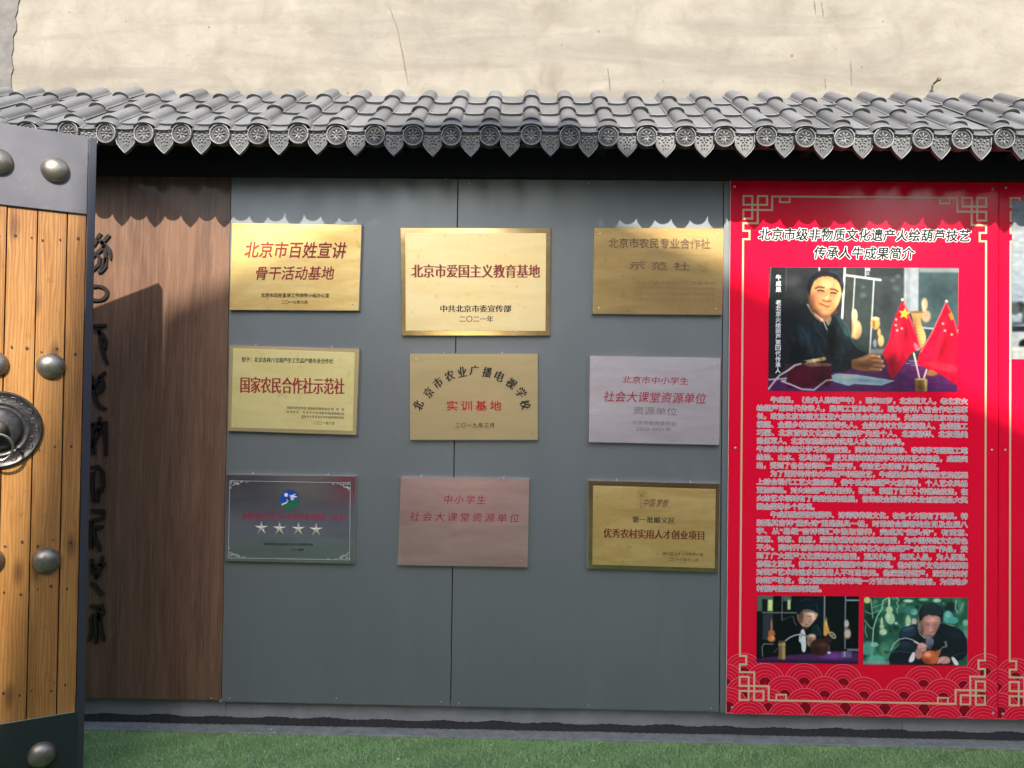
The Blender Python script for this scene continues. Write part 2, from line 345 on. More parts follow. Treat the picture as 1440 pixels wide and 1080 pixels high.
# ------------------------------------------------------------------ text
def text_verts(s, bold=0., shear=0., spacing=1.):
    cu = bpy.data.curves.new('text', 'FONT'); cu.body = s; cu.size = 1; cu.resolution_u = 2; cu.offset = bold; cu.shear = shear
    cu.space_character = spacing; cu.space_line = 1.
    ob = bpy.data.objects.new('text', cu); COL.objects.link(ob); bpy.context.view_layer.update()
    me = bpy.data.meshes.new_from_object(ob.evaluated_get(bpy.context.evaluated_depsgraph_get()))
    vs = [(p.co.x, p.co.y) for p in me.vertices]; fs = [tuple(p.vertices) for p in me.polygons]
    bpy.data.objects.remove(ob); bpy.data.curves.remove(cu); bpy.data.meshes.remove(me)
    return vs, fs
_tc = {}
def text_to(mb, s, p0, p1, hpx, y, mi=0, bold=0., shear=0., heavy=0., spacing=1., halo=0., hn=8):
    """writes s between pixels p0 and p1 (left-middle, right-middle), hpx tall, on the plane y; halo: outline width in em"""
    key = key0 = (s, 0., shear, spacing)
    for k in (key0, key):
        if k not in _tc: _tc[k] = text_verts(*k)
    vs, fs = _tc[key]; base = np.array(_tc[key0][0])
    if not vs: return
    a, b = on_plane(*p0, y), on_plane(*p1, y); V = np.array(vs)
    x0, z0 = base.min(0); x1, z1 = base.max(0)
    d = b-a; L = d.length; d.normalize(); up = Vector((-d.z, 0, d.x)); c = (a+b)/2; m_ = (y+CAM_D)/FPX
    kx = L/(x1-x0); kz = hpx*m_/(z1-z0); em = hpx*m_
    if halo: shifts = [(halo*em*math.cos(2*PI*i/hn+.3), halo*em*math.sin(2*PI*i/hn+.3)) for i in range(hn)]
    elif heavy: shifts = [(-heavy/2*em, 0), (heavy/2*em, 0)]
    elif bold > 0: shifts = [(bold*em*math.cos(PI/2*i+.6), bold*em*math.sin(PI/2*i+.6)) for i in range(4)]
    else: shifts = [(0, 0)]
    ux = (V[:, 0]-(x0+x1)/2)*kx; uz = (V[:, 1]-(z0+z1)/2)*kz
    for j, (dx, dz) in enumerate(shifts):
        X = c.x+d.x*(ux+dx)+up.x*(uz+dz); Z = c.z+d.z*(ux+dx)+up.z*(uz+dz)
        mb.add(np.stack([X, np.full(X.shape, y-.00003*j), Z], 1).tolist(), fs, mi)

# ------------------------------------------------------------------ the setting
g = MB(); g.box((-60, -60, -.2), (60, 60, -.012)).build('ground', M_turf); bpy.data.objects['ground']['kind'] = 'structure'
k = MB(); k.box((-4.2, -.040, -.15), (5.2, .06, .0)).build('concrete_strip', M_conc, bevel=.004)['kind'] = 'structure'

# rear building
rear = thing('old_plastered_building', 'old building with a stained cream plaster wall behind the tiled roof', 'building', (0, .62, 0))
MB().box((-9, .62, 0), (9, .92, 7.5)).build('wall', M_plaster, rear)
b = MB(); xe = on_plane(17, 60, .62).x; pts = [(-9, 0), ]
edge = [(xe+.02+random.uniform(-.014, .014)+.012*math.sin(z*9), z) for z in np.arange(2.0, 7.4, .035)]
b.prism([(-9, 2.0)]+edge+[(-9, 7.39)], .612, .6202).build('render_strip', M_cement, rear)
def crack(pp, w, mt=M_crack, y=.6185):
    c = MB(); q = []
    for (u0, v0), (u1, v1) in zip(pp[:-1], pp[1:]):
        for i in range(6):
            s = i/6; p = on_plane(u0+(u1-u0)*s+random.uniform(-.5, .5), v0+(v1-v0)*s, y); q.append((p.x, p.z))
    p = on_plane(*pp[-1], y); q.append((p.x, p.z)); n = len(q)
    L = []; Rr = []
    for i, (x, z) in enumerate(q):
        ww = w*(.35+.65*math.sin(PI*(i+.5)/n))*random.uniform(.6, 1.3); L.append((x-ww/2, y, z)); Rr.append((x+ww/2, y, z))
    c.add(L+Rr, [(i, i+n, i+1+n, i+1) for i in range(n-1)]).build('crack', mt, rear)
M_crack2 = mat('shallow_scratch', (.15, .13, .10), .95)
crack([(549, 12), (560, 45), (568, 85), (574, 122)], .008, M_crack2); crack([(855, 96), (858, 128)], .008, M_crack2)
crack([(1145, 0), (1147, 20)], .008, M_crack2); crack([(1155, 2), (1158, 24)], .006, M_crack2); crack([(1196, 85), (1198, 120)], .007, M_crack2)
crack([(1160, 110), (1161, 125)], .007, M_crack2)
for u, v, r in ((842, 44, .006), (790, 63, .005), (1114, 78, .008), (1212, 94, .005), (294, 38, .006), (98, 17, .004), (1242, 30, .004), (489, 130, .006), (933, 114, .004), (177, 30, .004)):
    p = on_plane(u, v, .6185); MB().lathe([(r, 0), (r*.5, .001)], p, 7).build('pit', M_crack, rear)
p = on_plane(1313, 118, .61); h = MB(); h.tube([p, p+Vector((0, -.05, .004))], .005); h.lathe([(.012, 0), (.012, .006), (.004, .01)], p+Vector((0, -.05, .004)), 8)
h.build('rusty_stud', mat('rust', (.16, .11, .05), .8), rear)

# ------------------------------------------------------------------ display wall
wall = thing('display_wall', 'slate grey and walnut panelled display wall under the tiled eave', 'wall', (0, 0, 0))
TOPZ = 2.502; X0, X1, X2, X3 = -3.4, -1.359, -.321, .882
MB().box((-3.6, .012, .142), (5.0, .14, 2.72)).build('backing', M_black, wall)
MB().box((X0, 0, .124), (X1-.003, .010, TOPZ)).build('wood_panel', M_wood, wall, label='walnut laminate panel with vertical grain')
for a_, b_ in ((X1, X2-.002), (X2+.002, X3-.002)):
    MB().box((a_, -.002, .118), (b_, .010, TOPZ)).build('cladding_panel', M_grey, wall, bevel=.0012)
MB().box((X3+.003, .001, .115), (.925, .0105, TOPZ)).build('filler_strip', M_grey, wall)
for a_, b_ in ((-3.55, -1.36), (-1.358, 1.72), (1.722, 5.0)):
    MB().box((a_, .052, .026+.001), (b_, .12, .14)).build('plinth', M_plinth, wall)
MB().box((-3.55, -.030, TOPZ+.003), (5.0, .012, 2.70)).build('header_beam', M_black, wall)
# ragged sealant between plinth and ground
s = MB(); n = 900; L = []; U = []
for i in range(n):
    x = -3.5+8.4*i/(n-1); L.append((x, .036+.003*math.sin(i*1.7), .0005+max(0, .006*math.sin(i*.11)))); U.append((x, .049, .031+.004*math.sin(i*.23)+.002*math.sin(i*.071+1)+random.uniform(-.002, .0025)))
s.add(L+U, [(i, i+1, i+1+n, i+n) for i in range(n-1)]).build('sealant_bead', M_rubber, wall)
def screw(u, v, parent, r=.0035, y=-.002, mt=M_screw):
    p = on_plane(u, v, y); MB().lathe([(r, 0), (r, .001), (r*.6, .0022)], p, 10).build('screw', mt, parent)
for u, v in ((323, 982), (473, 982), (620, 986.7), (645.5, 989), (827.5, 991.7), (1000, 996), (660, 257.5), (828, 257.5), (297, 982), (627, 251)): screw(u, v, wall)
# chipped corner of the wood panel
p = on_plane(310, 985, -.003); MB().prism([(p.x-.004, p.z-.008), (p.x+.002, p.z-.006), (p.x+.004, p.z+.008), (p.x, p.z+.004)], -.0035, -.001).build('chip', M_crumb, wall)
# small scratches on the grey sheets
for u, v, w, hh in ((452, 940, .002, .012), (945, 944.5, .004, .002), (907, 953.5, .016, .0015), (560, 611, .02, .0012)):
    p = on_plane(u, v, -.0025); MB().quad([(p.x-w/2, -.0026, p.z-hh/2), (p.x+w/2, -.0026, p.z-hh/2), (p.x+w/2, -.0026, p.z+hh/2), (p.x-w/2, -.0026, p.z+hh/2)]).build('scratch', mat('bare_scratch', (.3, .32, .32), .6), wall)

# raised calligraphy on the walnut panel (its left halves are behind the gate)
call = thing('raised_calligraphy', 'column of black raised brush characters on the walnut panel beside the gate', 'lettering', tuple(on_plane(128, 905, -.001)))
def stroke(mb, pts, w, taper=True):
    P = [on_plane(u, v, -.012) for u, v in pts]; n = len(P); vs = []; fs = []
    for i, p in enumerate(P):
        d = (P[min(i+1, n-1)]-P[max(i-1, 0)]).normalized(); nn = Vector((-d.z, 0, d.x))
        ww = w*.0031/2*(1 if not taper else (.62+.55*math.sin(PI*(i+.8)/(n+.2))))
        for yy in (-.012, .0005):
            for sgn in (-1, 1): q = p+nn*ww*sgn; vs.append((q.x, yy, q.z))
    for i in range(n-1):
        a = i*4; b2 = a+4; fs += [(a, a+1, b2+1, b2), (a+1, a+3, b2+3, b2+1), (a+2, a, b2, b2+2)]
    fs += [(0, 2, 3, 1), ((n-1)*4, (n-1)*4+1, (n-1)*4+3, (n-1)*4+2)]
    mb.add(vs, fs)
def arc(cx, cz, rx, rz, a0, a1, n=10): return [(cx+rx*math.cos(R(a0+(a1-a0)*i/n)), cz-rz*math.sin(R(a0+(a1-a0)*i/n))) for i in range(n+1)]
chars = [
 [[(153, 330), (148, 336), (141, 343)], [(141, 328), (136, 336), (131, 346)], arc(133, 362, 22, 24, 62, -5), arc(131, 358, 17, 24, 70, -60), [(146, 346), (140, 352), (132, 358), (126, 366)], [(149, 362), (148, 374), (142, 381), (137, 383)], [(136, 357), (140, 363), (138, 372), (128, 381)]],
 [arc(137, 412, 13, 10, 95, -90, 14), [(124, 402), (136, 402)], [(124, 421), (137, 422)], [(127, 395), (127, 447)]],
 [[(118, 458), (148, 457)], arc(128, 485, 20, 22, 80, 15), [(139, 462), (141, 482), (146, 503), (150, 512)], [(147, 478), (147, 490)]],
 [[(147, 523), (140, 530), (133, 540), (129, 548)], arc(134, 541, 10, 12, 60, -80), [(128, 528), (130, 550), (134, 566), (142, 573), (148, 575)], [(127, 546), (136, 543)]],
 [[(126, 597), (150, 594)], [(139, 586), (140, 600), (134, 616), (128, 630)], [(147, 595), (147, 615), (148, 641)], [(133, 600), (144, 609)], [(130, 596), (130, 640)]],
 [[(126, 658), (136, 656), (143, 664), (144, 682), (142, 692)], [(129, 664), (129, 690), (131, 706)], [(138, 686), (135, 696), (136, 707)]],
 [[(127, 718), (145, 719), (145, 728), (128, 732)], [(128, 742), (144, 741)], [(131, 745), (133, 757), (138, 770), (139, 776)], [(127, 732), (127, 772)]],
 [[(143, 783), (141, 797), (133, 815)], [(128, 797), (147, 794)], [(128, 786), (129, 806), (138, 812)], [(127, 820), (134, 826), (144, 838)]],
 [[(126, 853), (143, 853), (145, 862), (127, 866)], [(139, 866), (141, 884), (145, 902)], [(133, 866), (134, 886), (134, 906)], [(127, 868), (128, 886), (124, 902)], [(137, 857), (140, 873)]],
]
for ch in chars:
    c = MB()
    for st in ch: stroke(c, st, 4.6)
    c.build('character', M_letter, call)

# ------------------------------------------------------------------ tiled roof
YE, ZE, SL = -.3293, 2.585, R(33.0)
U = Vector((0, math.cos(SL), math.sin(SL))); NN = Vector((0, -math.sin(SL), math.cos(SL)))
roof = thing('tiled_eave_roof', 'grey Chinese style tiled eave roof with flower discs and pointed drip tiles', 'roof', (0, 0, 2.6))
O = Vector((0, YE, ZE+.026))
def rp(x, s, h): return Vector((x, 0, 0))+O+U*s+NN*h
def cover_profile(k, e=0., hgt=.028):
    r = .0375*k+e; pr = [(-r-.008, 0.), (-r-.002, .0012)]
    for i in range(11):
        a = PI-.12-(PI-.24)*i/10; pr.append((r*math.cos(a)/math.cos(.12), (hgt+e*.6)*math.sin(a)**.85))
    return pr+[(r+.002, .0012), (r+.008, 0.)]
def sweep(mb, prof_of, s0, s1, h0, h1, th, ns=4, x=0):
    """sheet swept along the slope with a thick front edge"""
    rows = []
    for j in range(ns+1):
        q = j/ns; s = s0+(s1-s0)*q; hh = h0+(h1-h0)*q; rows.append([rp(x+px, s, ph+hh) for px, ph in prof_of(q)])
    n = len(rows[0]); vs = [p for r in rows for p in r]
    mb.add(vs, [(j*n+i, j*n+i+1, (j+1)*n+i+1, (j+1)*n+i) for j in range(ns) for i in range(n-1)], 0, True)
    f0 = rows[0]; f1 = [rp(x+px*.98, s0+.004, ph+h0-th) for px, ph in prof_of(0)]
    e = [p-NN*.0015-U*.0015 for p in f0]
    mb.add(f0+e, [(i, i+1, i+1+n, i+n) for i in range(n-1)]); mb.add(e+f1, [(i, i+1, i+1+n, i+n) for i in range(n-1)])
    back = [rp(x+px, s1, ph+h1-.004) for px, ph in prof_of(1)]
    mb.add(rows[-1]+back, [(i, i+1, i+1+n, i+n) for i in range(n-1)])
ROWS = [(.035, .262, .013), (.250, .482, .013), (.470, .652, .013)]
cov_me = []; pan_me = {}
for s0, s1, hh in ROWS:
    a = MB(); sweep(a, lambda q: cover_profile(1.0-.13*q), s0, s1, hh+.004, .003, .014, 4)
    me = a.mesh('cover_tile', M_tile, fix=True); cov_me.append(me)
def pan_prof(w): return lambda q: [(-w/2, .002), (-w/4, -.001), (0, -.002), (w/4, -.001), (w/2, .002)]
lip_me = None; a = MB(); sweep(a, lambda q: cover_profile(1.16-.04*q, .004, .027), -.010, .060, .0, .004, .008, 2); lip_cov = a.mesh('lip_cover', M_tile)
def shift(me_name, me, x, dz=0., parent=roof):
    o = bpy.data.objects.new(me_name, me); COL.objects.link(o); o.parent = parent
    o.location = (x-roof.location.x, -roof.location.y, -roof.location.z+dz+random.uniform(-.0012, .0016)); o.rotation_euler = (0, random.uniform(-.0007, .0007), random.uniform(-.006, .006)); return o
# disc end: centre at origin, faces -y
dm = MB()
dm.lathe([(.030, -.03), (.0425, -.03), (.0430, .004), (.0415, .0085), (.0385, .0085), (.0365, .004), (.0362, .0015), (.0285, .0015), (.0280, .0045), (.0268, .0045), (.0262, .001), (.003, .001)], (0, 0, 0), 40)
for i in range(26):
    a_ = 2*PI*i/26; dm.blob((.0323*math.cos(a_), -.0015, .0323*math.sin(a_)), (.0026, .0042, .0026), 1, seg=6, rings=2)
for i in range(8):
    a_ = 2*PI*i/8+PI/8*0; dm.blob((.0165*math.cos(a_), -.0008, .0165*math.sin(a_)), (.0098, .0075, .0036), 1, seg=8, rings=3, rot=a_)
dm.blob((0, -.001, 0), (.0046, .0075, .0046), 1, seg=8, rings=3)
dm.tube([(.0402*math.cos(q), -.0075, .0402*math.sin(q)) for q in np.linspace(0, 2*PI, 41)[:-1]], .0026, 6, 1, True)
disc_me = dm.mesh('disc_end', [M_disc, M_relief], fix=False)
# drip tile: origin at the middle of its top edge
pm = MB(); outl = [(-.041, .008), (-.041, -.034), (-.0405, -.046), (-.034, -.060), (-.021, -.076), (-.007, -.090), (0, -.097)]
outl = outl+[(-x, z) for x, z in outl[-2::-1]]
pm.prism(outl, 0, .012)
ins = [(x*.86, z*.90 if z < 0 else z) for x, z in outl]; no = len(outl)
pm.add([(x, -.0055, z) for x, z in [(x*.955, z*.965 if z < 0 else z) for x, z in outl]]+[(x, -.0002, z) for x, z in outl]+[(x, -.0004, z) for x, z in ins],
       [(i, i+1, no+i+1, no+i) for i in range(no-1)]+[(i, i+1, 2*no+i+1, 2*no+i) for i in range(no-1)])
for x, z, rx, rz, ro in ((0, -.012, .006, .0045, 0), (-.013, -.020, .0065, .0045, .5), (.013, -.020, .0065, .0045, -.5), (-.026, -.014, .006, .005, 0), (.026, -.014, .006, .005, 0),
                         (-.007, -.030, .005, .004, .8), (.007, -.030, .005, .004, -.8), (0, -.040, .0045, .006, 0), (-.012, -.044, .0045, .0035, -.6), (.012, -.044, .0045, .0035, .6),
                         (-.026, -.032, .004, .0055, .3), (.026, -.032, .004, .0055, -.3), (0, -.056, .0035, .006, 0), (-.010, -.058, .003, .004, .5), (.010, -.058, .003, .004, -.5), (0, -.022, .003, .003, 0), (-.020, -.005, .005, .003, 0), (.020, -.005, .005, .003, 0)):
    pm.blob((x, -.0006, z), (rx*.92, .0062, rz), 1, seg=7, rings=3, rot=ro)
for q in range(5):
    zz = -.062-.004*abs(q-2); pm.blob(((q-2)*.0075, -.0004, zz+.004), (.0011, .0026, .009), 1, seg=6, rings=2)
pm.tube([(x*.975, -.0045, z*.98) for x, z in outl], .0024, 5, 1)
pend_me = pm.mesh('drip_tile', [M_disc, M_relief], fix=False)
xe0 = -.9517; cols = []
for s_ in range(-3, 5):
    for k_ in range(6): cols.append((xe0+.96*s_+.158*k_, s_, k_))
for i, (x, s_, k_) in enumerate(cols):
    if x < -3.35 or x > 4.75: continue
    dz = .004 if k_ == 0 else 0.; dz += .0015*math.sin(x*2.1)
    nx = cols[i+1][0] if i+1 < len(cols) else x+.158
    for r_, me in enumerate(cov_me): shift('cover_tile', me, x, dz)
    shift('eave_cover_tile', lip_cov, x, dz)
    w = round(nx-x-.078, 3)
    if w not in pan_me:
        ml = []
        for s0, s1, hh in ROWS: a = MB(); sweep(a, pan_prof(w+.010), s0, s1, hh, 0, .014, 2); ml.append(a.mesh('pan_tile', M_tile))
        a = MB(); sweep(a, pan_prof(w-.002), -.012, .06, .0, .003, .016, 2); ml.append(a.mesh('eave_pan_tile', M_tile)); pan_me[w] = ml
    xc = (x+nx)/2
    for r_, me in enumerate(pan_me[w]): shift('pan_tile' if r_ < 3 else 'eave_pan_tile', me, xc, dz*.5)
    o = link('disc_end', disc_me, roof, (x, YE-.006, ZE+dz-2.6)); o.rotation_euler = (random.uniform(-.03, .03), random.uniform(-.2, .2), random.uniform(-.03, .03))
    o = link('drip_tile', pend_me, roof, (xc, YE+.004, ZE+.014+dz*.5-2.6)); o.rotation_euler = (random.uniform(-.05, .03), random.uniform(-.03, .03), random.uniform(-.03, .03))
# dark boards that close the roof from beneath and behind
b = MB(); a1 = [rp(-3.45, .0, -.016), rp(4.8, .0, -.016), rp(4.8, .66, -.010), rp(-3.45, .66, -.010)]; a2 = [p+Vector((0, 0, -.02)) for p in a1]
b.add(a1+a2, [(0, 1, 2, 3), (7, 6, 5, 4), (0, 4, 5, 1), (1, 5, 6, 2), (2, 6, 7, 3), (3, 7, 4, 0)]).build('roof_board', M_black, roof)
MB().box((-3.4, YE+.028, 2.553), (4.78, YE+.046, 2.600)).build('eave_shade_board', M_black, roof)  # black board added to shade the upper wall and fill gaps
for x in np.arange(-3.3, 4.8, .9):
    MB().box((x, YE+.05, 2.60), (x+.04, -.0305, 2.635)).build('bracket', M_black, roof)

# ------------------------------------------------------------------ gate leaf
ang = R(30.5)
gate = thing('open_gate_leaf', 'open gate leaf of orange pine planks with domed metal studs at the left edge', 'gate', (-1.608, -.662, 0), ang)
# local frame: +x runs away towards the free edge at x=0, the leaf extends to x=-1.15, the camera side is -y
GW = 1.19; ZT = 2.455; ZB = .05
def gbox(name, a, b, mt, bevel=.0015): return MB().box(a, b).build(name, mt, gate, bevel=bevel, local=True)
gbox('frame', (-.026, -.004, ZB), (0, .045, ZT), M_tubepaint, .002)
gbox('frame', (-GW, -.004, ZB), (-GW+.026, .045, ZT), M_tubepaint, .002)
gbox('rail', (-GW+.027, .002, ZT-.04), (-.027, .044, ZT-.001), M_steelpaint)
gbox('rail', (-GW+.027, .002, ZB+.001), (-.027, .044, ZB+.04), M_steelpaint)
gbox('backing_sheet', (-GW+.027, .036, ZB+.041), (-.027, .043, ZT-.041), M_black, 0)
edges = [.0275]; x = .089
while x < GW-.03: edges.append(x); x += .0925
edges.append(GW-.0275)
for i, (e0, e1) in enumerate(zip(edges[:-1], edges[1:])):
    a = MB(); dy = random.uniform(-.0015, .0015)
    a.box((-e1+.0018, .003+dy, .30), (-e0-.0018, .030+dy, 2.20)); a.build('plank', M_pine, gate, bevel=.002, local=True)
plate_t = [(-GW+.03, 2.170), (-.028, 2.168), (-.028, ZT), (-GW+.03, ZT)]
MB().prism(plate_t, -.006, -.001).build('top_plate', M_steelpaint, gate, bevel=.001, local=True)
MB().prism([(-GW+.03, ZB), (-.021, ZB), (-.021, .342), (-GW+.03, .344)], -.006, -.001).build('bottom_plate', M_shadepaint, gate, bevel=.001, local=True, label='bottom plate with shade and dark reflection put into its colour')
MB().box((-GW+.03, -.0065, .3425), (-.028, .0, .3450)).build('plate_trim', M_edge, gate, local=True)
bs = MB(); prof = [(.046, 0), (.046, .004)]+[(.0455*math.cos(a_), .004+.030*math.sin(a_)) for a_ in np.linspace(0.02, PI/2-.12, 8)]
bs.lathe(prof, (0, 0, 0), 28); boss_me = bs.mesh('domed_stud', M_boss)
for xx in (.131, .304, .477, .65, .823, .996):
    for zz in (2.316, 1.606, .901, .209):
        on_plate = zz > 2.1 or zz < .3
        if xx == .304 and zz in (.901,): zz = .92
        o = link('domed_stud', boss_me, gate, (-xx, -.006 if on_plate else .003, zz+random.uniform(-.003, .003))); o.rotation_euler = (0, random.uniform(0, 6), 0)
nail = MB().lathe([(.0035, 0), (.0028, .0006)], (0, 0, 0), 7).mesh('nail', M_nail)
for i, (e0, e1) in enumerate(zip(edges[:-1], edges[1:])):
    for zz in (2.065, 1.66, 1.31, .965, .80, .44):
        for q in ((.22, .78) if e1-e0 > .07 else (.5,)):
            link('nail', nail, gate, (-(e0+(e1-e0)*q)+random.uniform(-.006, .006), .0012, zz+random.uniform(-.012, .012))).scale = (random.uniform(.6, 1.6), 1, random.uniform(.8, 2.0))
# knocker
KC = Vector((-.287, -.004, 1.376))
kn = MB(); kn.lathe([(.136, -.006), (.136, .003), (.133, .006), (.129, .006), (.127, .0035), (.098, .0035), (.096, .006), (.091, .006), (.089, .004), (.078, .004), (.076, .008)]+
                    [(.075*math.cos(a_), .008+.020*math.sin(a_)) for a_ in np.linspace(.1, 1.15, 7)]+[(.026, .028)], KC, 56)
plate = kn.build('knocker_plate', M_knock, gate, local=True)
sc = MB()
for i in range(22):
    a0 = 2*PI*i/22; c_ = KC+Vector((.1125*math.cos(a0), -.0035, .1125*math.sin(a0)))
    pts = []
    for j in range(11):
        s_ = j/10; th = s_*4.6+(0 if i % 2 else PI); rr = .0035+.009*s_
        pts.append(c_+Vector((math.cos(a0+th)*rr*1.0, -.001, math.sin(a0+th)*rr)))
    sc.tube(pts, .0019, 5)
sc.build('scroll_relief', M_knock_hi, plate, local=True)['kind'] = 'stuff'
pt = MB()
for i in range(12):
    a0 = 2*PI*i/12; pt.blob(KC+Vector((.058*math.cos(a0), -.0145, .058*math.sin(a0))), (.010, .004, .0045), seg=8, rings=3, rot=a0+PI/2)
pt.build('petal_relief', M_knock_hi, plate, local=True)['kind'] = 'stuff'
hd = MB(); hc = KC+Vector((.0, -.026, .004)); hd.lathe([(.030, 0), (.031, .012), (.028, .026), (.020, .037), (.009, .043)], hc, 24)
hd.build('knob', M_boss, plate, local=True)
rg = MB(); rc = KC+Vector((.004, -.062, -.060)); rg.tube([rc+Vector((.047*math.cos(a_), -.006*math.sin(a_), .047*math.sin(a_))) for a_ in np.linspace(0, 2*PI, 41)[:-1]], .0046, 10, closed=True)
rg.tube([hc+Vector((0, -.038, -.008)), rc+Vector((0, -.004, .050))], .005)
rg.build('ring_handle', M_ring, plate, local=True)

# ------------------------------------------------------------------ plaques
def P3(q, y): p = on_plane(*q, y); return (p.x, y, p.z)
def plaque(label, quad, mat_plate, mat_face=None, inset=None, depth=.024, mat_edge=M_edge, hooks=True, hook_x=(.2, .78)):
    """quad: four corner pixels of the front, clockwise from top left"""
    yf = -depth-.002
    Q = [Vector(P3(q, yf)) for q in quad]; base = (Q[2]+Q[3])/2; base.y = -.003
    t_ = thing('plaque', label, 'plaque', tuple(base), group='award plaques screwed to the grey panels')
    a = MB(); F = [tuple(p) for p in Q]; B = [(p.x, -.0025, p.z) for p in Q]; e = .0022
    ctr = sum(Q, Vector())/4
    I = [p+(ctr-p).normalized()*e*1.3 for p in Q]
    bw = [Vector((p.x, yf+.002, p.z)) for p in Q]
    a.add(list(bw)+B, [(0, 1, 5, 4), (1, 2, 6, 5), (2, 3, 7, 6), (3, 0, 4, 7), (4, 5, 6, 7)], 1)
    a.add(list(bw)+I, [(0, 1, 5, 4), (1, 2, 6, 5), (2, 3, 7, 6), (3, 0, 4, 7)], 1)
    # slightly pillowed brushed front
    n = 12; vs = []
    for j in range(n+1):
        for i in range(n+1):
            u, v = i/n, j/n; p = (I[0]*(1-u)+I[1]*u)*(1-v)+(I[3]*(1-u)+I[2]*u)*v
            p = p+Vector((0, -.0012*math.sin(PI*u)*math.sin(PI*v), 0)); vs.append(p)
    a.add(vs, [(j*(n+1)+i, j*(n+1)+i+1, (j+1)*(n+1)+i+1, (j+1)*(n+1)+i) for j in range(n) for i in range(n)], 0, True)
    a.build('plate', [mat_plate, mat_edge], t_)
    if mat_face:
        S = [Vector(P3(q, yf-.0014)) for q in inset]
        f = MB(); f.prism([(p.x, p.z) for p in S], yf-.0022, yf+.001); f.build('face_panel', mat_face, t_, bevel=.0006)
    if hooks:
        for q in hook_x:
            p = Q[0]*(1-q)+Q[1]*q
            MB().tube([(p.x, -.004, p.z+.007), (p.x, -.016, p.z+.007), (p.x, -.018, p.z-.001)], .0018, 6).build('hook', M_screw, t_)
    for q in (.05, .95):
        for v_ in ((.07, .93)):
            p = (Q[0]*(1-q)+Q[1]*q)*(1-v_)+(Q[3]*(1-q)+Q[2]*q)*v_
            MB().lathe([(.0032, -.001), (.0032, .0006), (.002, .0014)], (p.x, yf-.0004, p.z), 9).build('screw', mat_edge, t_)
    t_['_y'] = yf-.0034
    return t_, yf-.0030
def lettering(t_, y, groups):
    """groups: list of (name, material, [text_to argument tuples])"""
    for nm, mt, lines in groups:
        for ln in lines:
            a = MB(); kw = ln[-1] if isinstance(ln[-1], dict) else {}; ar = ln[:-1] if kw else ln
            text_to(a, ar[0], ar[1], ar[2], ar[3], y, 0, **kw)
            a.build(nm, mt, t_, fix=False)

BR = dict(bold=.012, shear=.18)
t1, y1 = plaque('gold plaque with slanted red brush lettering, top left of the nine plaques', [(326, 313), (509, 316), (505, 437), (322, 436)], M_brass, hooks=False)
lettering(t1, y1, [('red_lettering', I_red, [('北京市百姓宣讲', (344, 350.5), (487, 352), 23, BR), ('骨干活动基地', (360, 384), (470, 384), 19, BR)]),
                   ('black_lettering', I_black, [('北京市百姓宣讲工作领导小组办公室', (367, 415), (463, 415.5), 6, dict(bold=.01)), ('二〇一七年六月', (396, 424.5), (432, 425), 5.4, dict(bold=.005))])])
t2, y2 = plaque('largest pale gold plaque with a polished border, top middle above the panel seam', [(562.5, 320), (775, 320.5), (774, 472), (564.5, 472)], M_frame_brass, M_brass_pale, [(570, 327.5), (768, 328), (767, 465.5), (570.5, 465)], hooks=False)
lettering(t2, y2, [('red_lettering', I_red, [('北京市爱国主义教育基地', (579, 381), (759, 381.5), 19, dict(heavy=.07, bold=.006))]),
                   ('black_lettering', I_black, [('中共北京市委宣传部', (619.5, 434), (718.5, 434), 10, dict(heavy=.08)), ('二〇二一年', (646, 448.5), (693.5, 448.5), 9, dict(heavy=.04))])])
t3, y3 = plaque('tarnished brass plaque with brown engraved lettering, top right beside the red poster', [(835, 320), (1018.5, 321), (1016, 443), (833, 441.5)], M_brass_dull, hooks=False)
lettering(t3, y3, [('title_lettering', I_brown, [('北京市农民专业合作社', (856, 341.5), (999, 342.5), 14.5, dict(bold=.01)), ('示 范 社', (885, 373.5), (969.5, 374.5), 11.5, dict(bold=.012))]),
                   ('small_lettering', mat('worn_etching', (.30, .20, .08), .5), [('中 共 北 京 市 委 农 村 工 作 委 员 会', (894, 397), (1005, 398), 4.6), ('北京市农村经济研究中心 北京市工商行政管理局', (893, 405), (1006, 406), 4.6),
                    ('北 京 市 财 政 局 中国人民银行营业管理部', (892, 413), (1006, 414), 4.6), ('北京市工商业联合会  北 京 市 水 务 局', (892, 421), (1006, 422), 4.6), ('二〇一一年十一月', (933, 430), (971, 430.5), 4.4)])])
t4, y4 = plaque('lemon gold plaque with a dull border, tilted clockwise, middle left beside the walnut panel', [(322, 485), (506, 490), (501.5, 612), (320, 606)], M_brass_matt, M_brass_lemon, [(328, 489.8), (499, 496), (496, 606), (325, 601)])
lettering(t4, y4, [('red_lettering', I_red, [('国家农民合作社示范社', (338.5, 541), (484, 543.5), 23, dict(heavy=.05, bold=.004))]),
                   ('black_lettering', I_black, [('授予：北京吉祥八宝葫芦手工艺品产销专业合作社', (340, 505.5), (468.5, 508), 7, dict(heavy=.05)), ('全国农民合作社 发展部际联席会议 财   政   部', (403, 573), (484, 576), 3.8), ('成 员 单 位 ： 农 业 农 村 部 国家市场监督管理总局', (403, 579), (484, 582), 3.8),
                    ('国 家 林 业 和 草 原 局 中华全国供销合作总社', (424, 585.5), (484, 587.5), 3.8), ('二〇二一年六月', (441, 594.5), (470, 595.5), 5)])])
t5, y5 = plaque('matt gold plaque with black characters in an arch over red ones, centre of the nine', [(575.5, 497), (757, 497), (757, 619), (576, 619)], M_brass_matt, hook_x=(.27, .72))
a = MB(); arch = '北京市农业广播电视学校'
